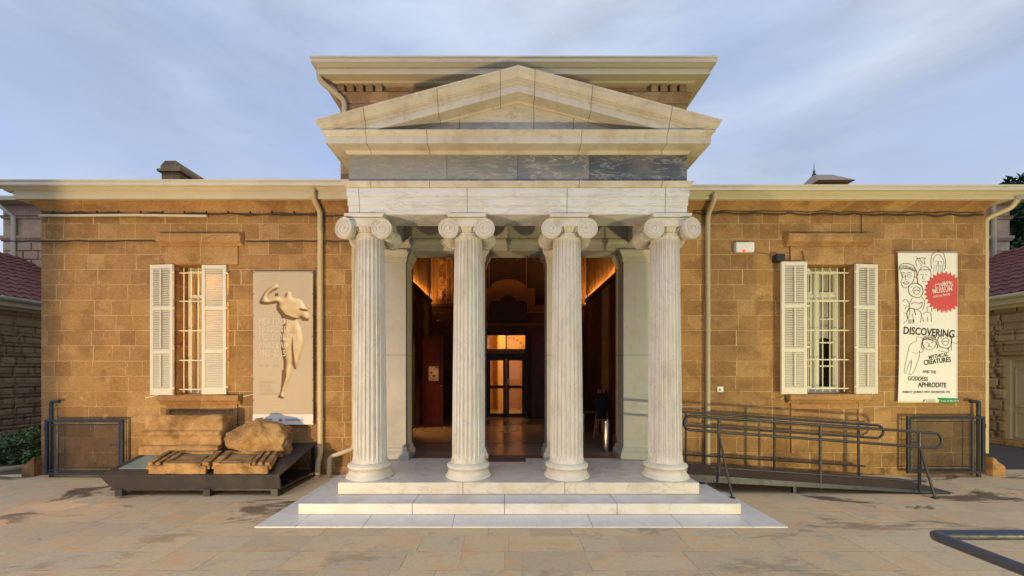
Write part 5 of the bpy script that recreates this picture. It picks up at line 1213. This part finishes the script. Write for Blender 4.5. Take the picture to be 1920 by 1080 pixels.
MB().add([(xa, FY-0.02, zr(xa)-0.085), (xb-0.1, FY-0.02, 0.006), (xb-0.1, FY+0.019, 0.006), (xa, FY+0.019, zr(xa)-0.085), (xa, FY-0.02, zr(xa)+0.015), (xb-0.1, FY-0.02, 0.03), (xb-0.1, FY+0.019, 0.03), (xa, FY+0.019, zr(xa)+0.015)], [(0,3,2,1),(4,5,6,7),(0,1,5,4),(1,2,6,5),(2,3,7,6),(3,0,4,7)]).build('edge_beam', m_gate, rp)
for lx in (xa+0.3, xa+1.5): 
    for ly in (FY+0.03, RY-0.06): MB().box(lx-0.02, lx+0.02, ly, ly+0.04, 0.004, zr(lx)-0.035).build('support', m_rail, rp)
def rail_loop(pL, pR, ztl, ztr, zbl, zbr, y, left_loop=True, mid=None):
    x0, x1 = pL, pR; P = []
    rl = (ztl-zbl)/2; rr = (ztr-zbr)/2
    P.append((x0, y, ztl)); P.append((x1, y, ztr))
    for i in range(1, 9): a = R(90-22.5*i*1.0); P.append((x1+rr*math.cos(a)*1.0, y, (ztr+zbr)/2+rr*math.sin(a)))
    P.append((x0, y, zbl))
    if left_loop:
        for i in range(1, 8): a = R(270-22.5*i); P.append((x0+rl*math.cos(a), y, (ztl+zbl)/2+rl*math.sin(a)))
    return MB().tube(P, 0.0185, 10, closed=left_loop)
# front handrail
fxl, fxr = X(1296, FY), X(1752, FY)
def lin(x, xA, zA, xB, zB): return zA+(zB-zA)*(x-xA)/(xB-xA)
fA, fB = X(1294, FY), X(1724, FY)
ft = lambda x: lin(x, fA, Z(779, FY), fB, Z(810, FY)); fl = lambda x: lin(x, fA, Z(806, FY), fB, Z(838, FY))
rail_loop(fxl, fxr, ft(fxl), ft(fxr), fl(fxl), fl(fxr), FY).build('handrail', m_rail, rp, smooth=60)
for px in (1348, 1538, 1724): xx = X(px, FY); MB().tube([(xx, FY, zr(xx)-0.05 if px < 1700 else 0.005), (xx, FY, ft(xx))], 0.019, 10).build('post', m_rail, rp, smooth=60)
xx0, xx1 = X(1332, FY), X(1736, FY); MB().tube([(xx0, FY, Z(876, FY)), (xx1, FY, Z(903, FY))], 0.014, 8).build('lower_rail', m_rail, rp, smooth=60)
for (pa, pya, pb, pyb, Db) in ((1348, 814, 1373, 934, 5.17), (1724, 836, 1753, 935, 5.17)):
    MB().tube([(X(pa, FY), FY, Z(pya, FY)), (X(pb, Db), Db, 0.02)], 0.015, 8).build('brace', m_rail, rp, smooth=60)
    MB().lathe([(0.04, 0.004), (0.04, 0.016), (0.015, 0.02)], Matrix.Translation((X(pb, Db), Db, 0.002)), 12).build('brace_foot', m_rail, rp)
# rear handrail
rA, rB = X(1280, RY), X(1610, RY)
rt = lambda x: lin(x, rA, Z(772, RY), rB, Z(795, RY)); rl_ = lambda x: lin(x, rA, Z(797, RY), rB, Z(819, RY))
rx0, rx1 = X(1286, RY), X(1644, RY)
rail_loop(rx0-0.3, rx1, rt(rx0-0.3), rt(rx1), rl_(rx0-0.3), rl_(rx1), RY, False).build('handrail', m_rail, rp, smooth=60)
for px in (1286, 1452, 1610): xx = X(px, RY); MB().tube([(xx, RY, zr(xx)), (xx, RY, rt(xx))], 0.017, 10).build('post', m_rail, rp, smooth=60)
MB().tube([(rx0-0.2, RY, Z(851, RY)), (X(1622, RY), RY, Z(874, RY))], 0.013, 8).build('lower_rail', m_rail, rp, smooth=60)

# ------------------------------------------------------------------ barrier gates against the wall
def smoky():
    m = Mt('dark_wire_mesh', 0.6); o = m.sep(m.obj)
    a = m.math('ABSOLUTE', m.math('SUBTRACT', m.math('FRACT', m.math('MULTIPLY', o[0], 90.0)), 0.5)); c = m.math('ABSOLUTE', m.math('SUBTRACT', m.math('FRACT', m.math('MULTIPLY', o[2], 90.0)), 0.5))
    k = m.math('MAXIMUM', a, c); al_ = m.smooth(k, 0.38, 0.44, 0.0, 1.0)
    m.col((0.03, 0.03, 0.03)); m._in(m.b.inputs['Alpha'], al_); return m.mat
m_mesh = smoky()
def gate(px0, px1, py0, py1, mir, mt, label):
    D = WY-0.16; x0, x1, z0, z1 = X(px0, D), X(px1, D), Z(py1, D), Z(py0, D)
    root = thing('barrier_gate', label, 'gate', ((x0+x1)/2, D, 0))
    b = MB(); r = 0.020
    P = [(x0, D, z0), (x1, D, z0), (x1, D, z1), (x0, D, z1)]
    for i in range(4):
        a, c = P[i], P[(i+1) % 4]; b.box(min(a[0], c[0])-r, max(a[0], c[0])+r, D-r, D+r, min(a[2], c[2])-r+(2*r+0.001 if i in (1, 3) else 0), max(a[2], c[2])+r-(2*r+0.001 if i in (1, 3) else 0))
    b.build('gate_frame', mt, root, bevel=0.004)
    b = MB(); q = 0.05
    b.tube([(x0+q, D, z0+r), (x0+q, D, z1-r)], 0.010, 6); b.tube([(x1-q, D, z0+r), (x1-q, D, z1-r)], 0.010, 6); b.tube([(x0+r, D, z1-q-0.01), (x1-r, D, z1-q-0.01)], 0.010, 6); b.tube([(x0+r, D, z0+q), (x1-r, D, z0+q)], 0.010, 6)
    qq = x0+0.16 if mir > 0 else x1-0.16
    b.tube([(qq, D, z0+r), (qq, D, z1-r)], 0.012, 6); b.build('inner_bar', mt, root)
    MB().box(x0+q+0.012, x1-q-0.012, D+0.012, D+0.0145, z0+q+0.01, z1-q-0.02).build('mesh_panel', m_mesh, root)
    # tall hook post at the outer end
    xo = x0+0.01 if mir > 0 else x1-0.01; s = 1 if mir > 0 else -1
    MB().tube([(xo, D+0.05, 0.005), (xo, D+0.05, Z(757, D)), (xo, D+0.05, Z(755, D)), (xo+0.02*s, D+0.05, Z(753.5, D)), (xo+0.13*s, D+0.05, Z(753, D))], 0.026, 10).build('hook_post', mt, root, smooth=60)
    xi = x1-0.02 if mir > 0 else x0+0.02
    MB().tube([(xi-0.0, D-0.02, (z0+z1)/2+0.04), (xi-0.14*s, D-0.02, (z0+z1)/2+0.035)], 0.009, 6).build('latch', mt, root)
    b = MB()
    for f_ in (0.12, 0.85): b.box(xo-0.05 if s > 0 else xo+0.0, xo+0.0 if s > 0 else xo+0.05, D-0.01, D+0.06, z0+(z1-z0)*f_-0.03, z0+(z1-z0)*f_+0.03)
    each(b, 'hinge', mt, root)
gate(88, 229, 789, 888, 1, m_gate, 'blue-black metal barrier gate folded against the far left end of the wall')
gate(1703, 1843, 783, 885, -1, m_rail, 'black metal barrier gate folded against the far right end of the wall')

# near handrail at the lower right edge of the view
fr_ = thing('tubular_handrail', 'chipped blue-grey tubular handrail in the near right foreground', 'handrail', (2.0, 1.9, 0))
Dn = 1.87; zc = Z(1003, Dn); x_ = X(1748, Dn)
P = [(3.6, Dn, zc), (x_+0.08, Dn, zc)] + [(x_+0.05-0.05*math.sin(R(a))*1.0, Dn-0.05+0.05*math.cos(R(a)), zc) for a in (0, 22, 45, 68, 90)] + [(x_, Dn-0.10, zc), (x_, 0.2, zc), (x_, -0.8, zc)]
P = [(3.6, Dn, zc), (x_+0.04, Dn, zc)] + [(x_+0.03-0.03*math.sin(R(a)), Dn-0.03+0.03*math.cos(R(a)), zc) for a in (0, 30, 60, 90)] + [(x_, Dn-0.05, zc), (x_, 0.2, zc), (x_, -0.8, zc)]
MB().tube(P, 0.023, 20).build('top_rail', m_fgrail, fr_, smooth=60)
for x2, y2 in ((3.4, Dn), (x_, -0.6)): MB().tube([(x2, y2, 0.004), (x2, y2, zc)], 0.024, 14).build('post', m_fgrail, fr_, smooth=60)

# ------------------------------------------------------------------ things on and behind the roof
chm = thing('chimney', 'weathered stone chimney with sloping cap on the left wing roof', 'chimney', (X(333, 9), 9.2, 5.6))
cx0, cx1 = X(303, 9.0), X(337, 9.0)
m_sooty = ashlar('sooty_stone', (0.32, 0.21, 0.10), (0.13, 0.09, 0.05), (0.38, 0.28, 0.15), (0.2, 0.15, 0.09), w=0.6, h=0.3, streak=0)
MB().box(cx0, cx1, 9.0, 10.1, 5.0, 6.16).build('chimney_stack', m_upper, chm)
MB().box(cx0-0.06, cx1+0.06, 8.94, 10.16, 6.161, 6.215).build('chimney_moulding', m_sooty, chm)
xm_ = (cx0+cx1)/2; hw_ = (cx1-cx0)/2+0.02
MB().prism([(xm_-hw_, 6.216), (xm_+hw_, 6.216), (xm_+hw_, 6.28), (xm_+hw_*0.55, 6.42), (xm_-hw_*0.55, 6.42), (xm_-hw_, 6.30)], 8.98, 10.12).build('chimney_cap', m_sooty, chm, bevel=0.02)
# cupola with finial
cq = thing('roof_lantern', 'small pyramid-roofed lantern with spike finial behind the right roof', 'roof lantern', (X(1563, 12), 12, 4))
ux0, ux1 = X(1535, 12), X(1605, 12.0); ua, ub_ = 12.0, 13.1; uz = Z(337, 12)
MB().box(ux0+0.16, ux1-0.16, ua+0.16, ub_, 4.0, uz-0.05).build('lantern_wall', m_upper, cq)
xm_ = (ux0+ux1)/2; ap = Z(331, 12.55)-0.06
b = MB(); b.add([(ux0, ua, uz), (ux1, ua, uz), (ux1, ub_+0.1, uz), (ux0, ub_+0.1, uz), (xm_-0.3, (ua+ub_)/2, ap+0.12), (xm_+0.3, (ua+ub_)/2, ap+0.12)], [(0, 1, 5, 4), (1, 2, 5), (2, 3, 4, 5), (3, 0, 4), (0, 3, 2, 1)]); b.build('lantern_roof', plain('grey_brown_slate', (0.36, 0.26, 0.18)), cq)
MB().lathe([(0.05, 0), (0.055, 0.05), (0.02, 0.09), (0.035, 0.13), (0.012, 0.18), (0.004, 0.42)], Matrix.Translation((xm_-0.28, (ua+ub_)/2, ap+0.08)), 10).build('finial', m_darkwood, cq)
# terracotta ridge tiles peeping over the left gutter
b = MB()
for px in (12, 62, 109, 153, 195, 232):
    xx = X(px, 6.4); b.tube([(xx, 6.25, 4.575-px*0.00006), (xx, 6.6, 4.71)], 0.045, 8)
each(b, 'cover_tile', m_tile, mus)
b = MB()
for px in (1540, 1790, 1850): xx = X(px, 6.4); b.tube([(xx, 6.25, 4.49), (xx, 6.6, 4.63)], 0.045, 8)
each(b, 'cover_tile', m_tile, mus)

# ------------------------------------------------------------------ neighbouring wings, left and right
def side_block(sgn, xw, y0, y1, zg, label, door):
    root = thing('annexe_building', label, 'building', (xw, (y0+y1)/2, 0))
    # yard-facing wall with real projecting blocks
    holes = [(y0+1.0, y0+1.0, 0, 0)]
    if door: dy0, dy1, dz = 8.35, 9.22, 2.0
    b = MB()
    if door:
        b.box(min(xw, xw+sgn*0.4), max(xw, xw+sgn*0.4), y0, dy0, 0, zg); b.box(min(xw, xw+sgn*0.4), max(xw, xw+sgn*0.4), dy1, y1, 0, zg); b.box(min(xw, xw+sgn*0.4), max(xw, xw+sgn*0.4), dy0, dy1, dz, zg)
    else: b.box(min(xw, xw+sgn*0.4), max(xw, xw+sgn*0.4), y0, y1, 0, zg)
    b.build('wall', m_rust, root)
    bb = MB(); rnd = random.Random(5)
    z_ = 0.35; k = 0
    while z_ < zg-0.45:
        y_ = y0 + (0.22 if k % 2 else 0.0)
        while y_ < y1-0.4:
            if not (door and dy0-0.42 < y_ < dy1+0.02 and z_ < dz+0.02):
                d_ = rnd.uniform(0.012, 0.03)
                xs_ = (xw-sgn*0.001, xw-sgn*d_); bb.box(min(xs_), max(xs_), y_+0.018, y_+0.40, z_+0.016, z_+0.232)
            y_ += 0.44
        z_ += 0.25; k += 1
    bb.build('raised_blocks', m_rust, root, bevel=0.012)
    e = MB(); s = sgn
    pts = [(xw+s*0.1, zg-0.02), (xw-s*0.05, zg-0.02), (xw-s*0.08, zg+0.03), (xw-s*0.20, zg+0.06), (xw-s*0.22, zg+0.06), (xw-s*0.22, zg+0.17), (xw+s*0.1, zg+0.17)]
    e.prism(pts, y0, y1).build('eave', m_cream, root)
    MB().prism([(xw-s*0.20, zg+0.172), (xw-s*0.30, zg+0.18), (xw-s*0.33, zg+0.22), (xw-s*0.33, zg+0.27), (xw-s*0.18, zg+0.27)], y0, y1).build('gutter', m_gutter, root)
    # tiled slope rising away from the yard (tile courses across it)
    rr = MB(); course = 0.30; tpn = math.tan(R(27))
    nrow = 12; st_ = 0.21; ny = int((y1-y0)/st_)*4
    for j in range(nrow):
        xa_, xb_ = xw-s*0.26+s*j*course, xw-s*0.26+s*((j+1)*course+0.03); za_, zb_ = zg+0.26+j*course*tpn, zg+0.26+((j+1)*course+0.03)*tpn
        vs = []
        for i in range(ny+1):
            yy = y0+(y1-y0)*i/ny; a = 0.04*(0.5+0.5*math.cos(i*math.pi/2))
            vs += [(xa_, yy, za_+a), (xa_, yy, za_+a+0.03), (xb_, yy, zb_+a)]
        rr.add(vs, [(i*3, i*3+3, i*3+4, i*3+1) for i in range(ny)] + [(i*3+1, i*3+4, i*3+5, i*3+2) for i in range(ny)])
    rr.build('roof', m_tile, root, smooth=40)
    if door:
        dm = paint('buff_door_paint', (0.38, 0.31, 0.19), 0.6, wear=0.3)
        xd = xw+s*0.10
        b = MB(); b.box(min(xd, xd+s*0.05), max(xd, xd+s*0.05), dy0+0.08, dy1-0.08, 0.02, dz-0.08)
        for ya_, yb_ in ((dy0+0.14, (dy0+dy1)/2-0.04), ((dy0+dy1)/2+0.04, dy1-0.14)):
            for za_, zb_ in ((0.15, 0.75), (0.85, 1.75)):
                for (a1_, a2_, c1_, c2_) in ((ya_, ya_+0.03, za_, zb_), (yb_-0.03, yb_, za_, zb_), (ya_+0.031, yb_-0.031, za_, za_+0.03), (ya_+0.031, yb_-0.031, zb_-0.03, zb_)):
                    b.box(min(xd-s*0.02, xd-s*0.001), max(xd-s*0.02, xd-s*0.001), a1_, a2_, c1_, c2_)
        do = b.build('door', dm, root)
        b = MB(); xd2 = xw+s*0.05
        b.box(min(xd2, xd2+s*0.12), max(xd2, xd2+s*0.12), dy0, dy0+0.08, 0.02, dz-0.001); b.box(min(xd2, xd2+s*0.12), max(xd2, xd2+s*0.12), dy1-0.08, dy1, 0.02, dz-0.001); b.box(min(xd2, xd2+s*0.12), max(xd2, xd2+s*0.12), dy0+0.081, dy1-0.081, dz-0.08, dz-0.001)
        b.build('door_frame', dm, root)
        MB().box(min(xw-s*0.35, xw+s*0.3), max(xw-s*0.35, xw+s*0.3), dy0-0.2, dy1+0.2, 0.005, 0.10).build('doorstep', m_trim, root, bevel=0.01)
    MB().box(min(xw-s*0.09, xw-s*0.002), max(xw-s*0.09, xw-s*0.002), y0, (dy0 - 0.25 if door else y1), 0, 0.33).build('plinth', m_rust, root, bevel=0.01)
    return root
side_block(-1, -12.0, 5.5, 15, 3.15, 'low rusticated stone wing with red tiled roof at the left edge', False)
side_block(1, 11.5, 5.5, 14, 3.12, 'low stone wing with red tiled roof and buff double door at the right edge', True)
def tower(x0, x1, y, ztop, label, pipe_x):
    root = thing('rear_block', label, 'building', ((x0+x1)/2, y, 0))
    MB().box(x0, x1, y, y+5, 0, ztop).build('wall', m_tower, root)
    MB().ring([(-0.1, ztop-0.42), (0.03, ztop-0.42), (0.05, ztop-0.36), (0.08, ztop-0.34), (-0.1, ztop-0.34)], x0, x1, y, y+5).build('cornice', m_tower, root)
    MB().ring([(-0.1, Z(452, y)), (0.03, Z(452, y)), (0.07, Z(447, y)), (0.07, Z(443, y)), (-0.1, Z(442, y))], x0, x1, y, y+5).build('string_course', m_tower, root)
    MB().ring([(-0.2, ztop), (0.15, ztop+0.02), (0.3, ztop+0.05), (0.3, ztop+0.17), (-0.2, ztop+0.17)], x0, x1, y, y+5).build('eave', m_cream, root)
    b = MB(); b.add([(x0-0.3, y-0.3, ztop+0.172), (x1+0.3, y-0.3, ztop+0.172), (x1+0.3, y+5, ztop+0.172), (x0-0.3, y+5, ztop+0.172), ((x0+x1)/2, y+2, ztop+1.1)], [(0, 1, 4), (1, 2, 4), (2, 3, 4), (3, 0, 4)]); b.build('roof', m_tile, root)
    bb = MB(); rnd = random.Random(3); z_ = Z(452, y)-0.3; k = 0
    while z_ > 0.3:
        x_ = x0+(0.22 if k % 2 else 0.02)
        while x_ < x1-0.42: bb.box(x_, x_+0.42, y-rnd.uniform(0.02, 0.05), y-0.001, z_, z_+0.24); x_ += 0.46
        z_ -= 0.27; k += 1
    bb.build('raised_blocks', m_tower, root, bevel=0.015)
    MB().tube([(pipe_x-0.25, y-0.26, ztop+0.03), (pipe_x-0.25, y-0.26, ztop-0.08), (pipe_x, y-0.08, ztop-0.38), (pipe_x, y-0.08, 0.1)], 0.06, 10).build('downpipe', m_gutter, root, smooth=60)
tower(X(6, 12.5), X(6, 12.5)+3.3, 12.5, Z(385, 12.5), 'tall pink stone block with drainpipe behind the left wing', X(31, 12.5))
tower(X(1893, 12.0)-3.4, X(1893, 12.0), 12.0, Z(385, 12), 'tall pink stone block with drainpipe behind the right wing', X(1857, 12.0))

# ------------------------------------------------------------------ vegetation
def leaves(b, c, rad, n, size, rnd, hollow=0.3):
    for _ in range(n):
        while True:
            v = Vector((rnd.uniform(-1, 1), rnd.uniform(-1, 1), rnd.uniform(-1, 1)))
            if hollow < v.length < 1: break
        if mnoise.noise(Vector((v.x*rad[0], v.y*rad[1], v.z*rad[2]))*1.6/max(0.4, max(rad)*0.4) + Vector(c)) < -0.12: continue
        p = Vector((c[0]+v.x*rad[0], c[1]+v.y*rad[1], c[2]+v.z*rad[2])); s = size*rnd.uniform(0.6, 1.3)
        d1 = Vector((rnd.uniform(-1, 1), rnd.uniform(-1, 1), rnd.uniform(-0.6, 0.9))).normalized(); d2 = d1.cross(Vector((rnd.uniform(-1, 1), rnd.uniform(-1, 1), 1))).normalized()
        b.add([p-d1*s*0.2, p+d2*s*0.22+d1*s*0.2, p+d1*s, p-d2*s*0.22+d1*s*0.2], [(0, 1, 2, 3)])
def tree(name, label, x, y, h, clumps, size, n, seed):
    root = thing(name, label, 'tree', (x, y, 0)); rnd = random.Random(seed)
    b = MB(); b.tube([(x, y, 0), (x+0.1, y, h*0.4), (x-0.1, y, h*0.75)], [0.3, 0.22, 0.1], 10)
    for c, r_ in clumps: b.tube([(x, y, h*0.35), ((x+c[0])/2, (y+c[1])/2, (h*0.35+c[2])/2+0.2), c], [0.12, 0.08, 0.04], 6)
    b.build('trunk', m_bark, root, smooth=60)
    b = MB()
    for c, r_ in clumps: leaves(b, c, r_, n, size, rnd)
    b.build('crown', m_leaf, root)
tx = X(1930, 19)
tx -= 1.1
tree('evergreen_tree', 'dark evergreen tree rising behind the right tower block', tx+1.2, 19, 9, [((tx+0.6, 19, 8.6), (1.6, 1.4, 1.1)), ((tx+0.6, 19, 7.0), (2.2, 1.8, 1.6)), ((tx+1.6, 19.5, 10.0), (1.6, 1.4, 1.3)), ((tx+0.3, 18.6, 5.6), (2.3, 1.8, 1.4)), ((tx+2.6, 19.5, 7.4), (2, 1.8, 2.4)), ((tx+0.8, 19, 4.2), (2.2, 1.6, 1.4))], 0.30, 4200, 4)
sh_ = thing('shrub', 'low spreading green shrub in the bed left of the building', 'shrub', (-8.6, 7.1, 0)); rnd = random.Random(8)
b = MB()
for c, r_ in (((-8.9, 7.2, 0.22), (0.55, 0.45, 0.32)), ((-8.35, 7.05, 0.25), (0.4, 0.35, 0.34)), ((-8.6, 7.3, 0.35), (0.45, 0.4, 0.30)), ((-9.3, 7.2, 0.18), (0.5, 0.4, 0.25)), ((-8.15, 7.4, 0.3), (0.3, 0.3, 0.3))): leaves(b, c, r_, 1500, 0.075, rnd, 0.2)
b.build('foliage', m_leaf2, sh_)
b = MB()
for k in range(9): a = rnd.uniform(0, 6.28); b.tube([(-8.6, 7.15, 0), (-8.6+0.3*math.cos(a), 7.15+0.2*math.sin(a), 0.3)], 0.012, 5)
b.build('stem', m_bark, sh_)
m_kerb = plain('kerb_stone', (0.24, 0.18, 0.11), 0.9)
P = [(-10.5, 6.42, 0.03), (-9.3, 6.40, 0.03), (-8.7, 6.45, 0.03), (-8.25, 6.6, 0.03), (-8.05, 6.9, 0.03), (-8.0, 7.6, 0.03)]
tag(MB().tube(P, 0.055, 8).build('bed_kerb', m_kerb, None, smooth=60), 'low rounded stone kerb curving round the shrub bed at far left', 'kerb')
so_ = MB().add([(-10.5, 6.42, 0.008), (-9.3, 6.40, 0.008), (-8.7, 6.45, 0.008), (-8.25, 6.6, 0.008), (-8.05, 6.9, 0.008), (-8.0, 7.6, 0.008), (-10.5, 8.5, 0.008)], [(0, 1, 2, 3, 4, 5, 6)]).build('bed_soil', plain('dark_soil', (0.06, 0.045, 0.03), 0.95)); struct(so_)

# ------------------------------------------------------------------ floodlights standing on the forecourt (their upward shadows are in the photograph)
def floodlight(x, y, z, aim, power, colr, size, blend, label):
    root = thing('floodlight', label, 'floodlight', (x, y, 0))
    d = Vector(aim).normalized(); back = Vector((x, y, z)) - d*0.10
    T = Matrix.Translation(back) @ d.to_track_quat('Y', 'Z').to_matrix().to_4x4()
    MB().box(-0.11, 0.11, -0.07, 0.05, -0.06, 0.06, T).build('housing', m_stand, root, bevel=0.01)
    MB().box(x-0.05, x+0.05, y-0.16, y-0.04, 0.002, 0.02).build('bracket', m_stand, root)
    l = bpy.data.lights.new('floodlight_lamp', 'SPOT'); l.energy = power; l.color = colr; l.spot_size = R(size); l.spot_blend = blend; l.shadow_soft_size = 0.07
    o = bpy.data.objects.new('floodlight_lamp', l); C.objects.link(o); o.parent = root
    o.location = Vector((x, y, z)) + d*0.02 - Vector((x, y, 0)); o.rotation_euler = (-d).to_track_quat('Z', 'Y').to_euler()
floodlight(-4.75, 0.2, 0.10, (math.sin(R(44)), math.cos(R(44)), 0.12), 1650, (1.0, 0.71, 0.37), 132, 0.08, 'squat black floodlight on the paving to the left of the viewer')
floodlight(6.3, 0.4, 0.10, (math.sin(R(-28)), math.cos(R(-28)), 0.14), 1200, (1.0, 0.85, 0.35), 150, 0.25, 'squat black floodlight on the paving to the right of the viewer')
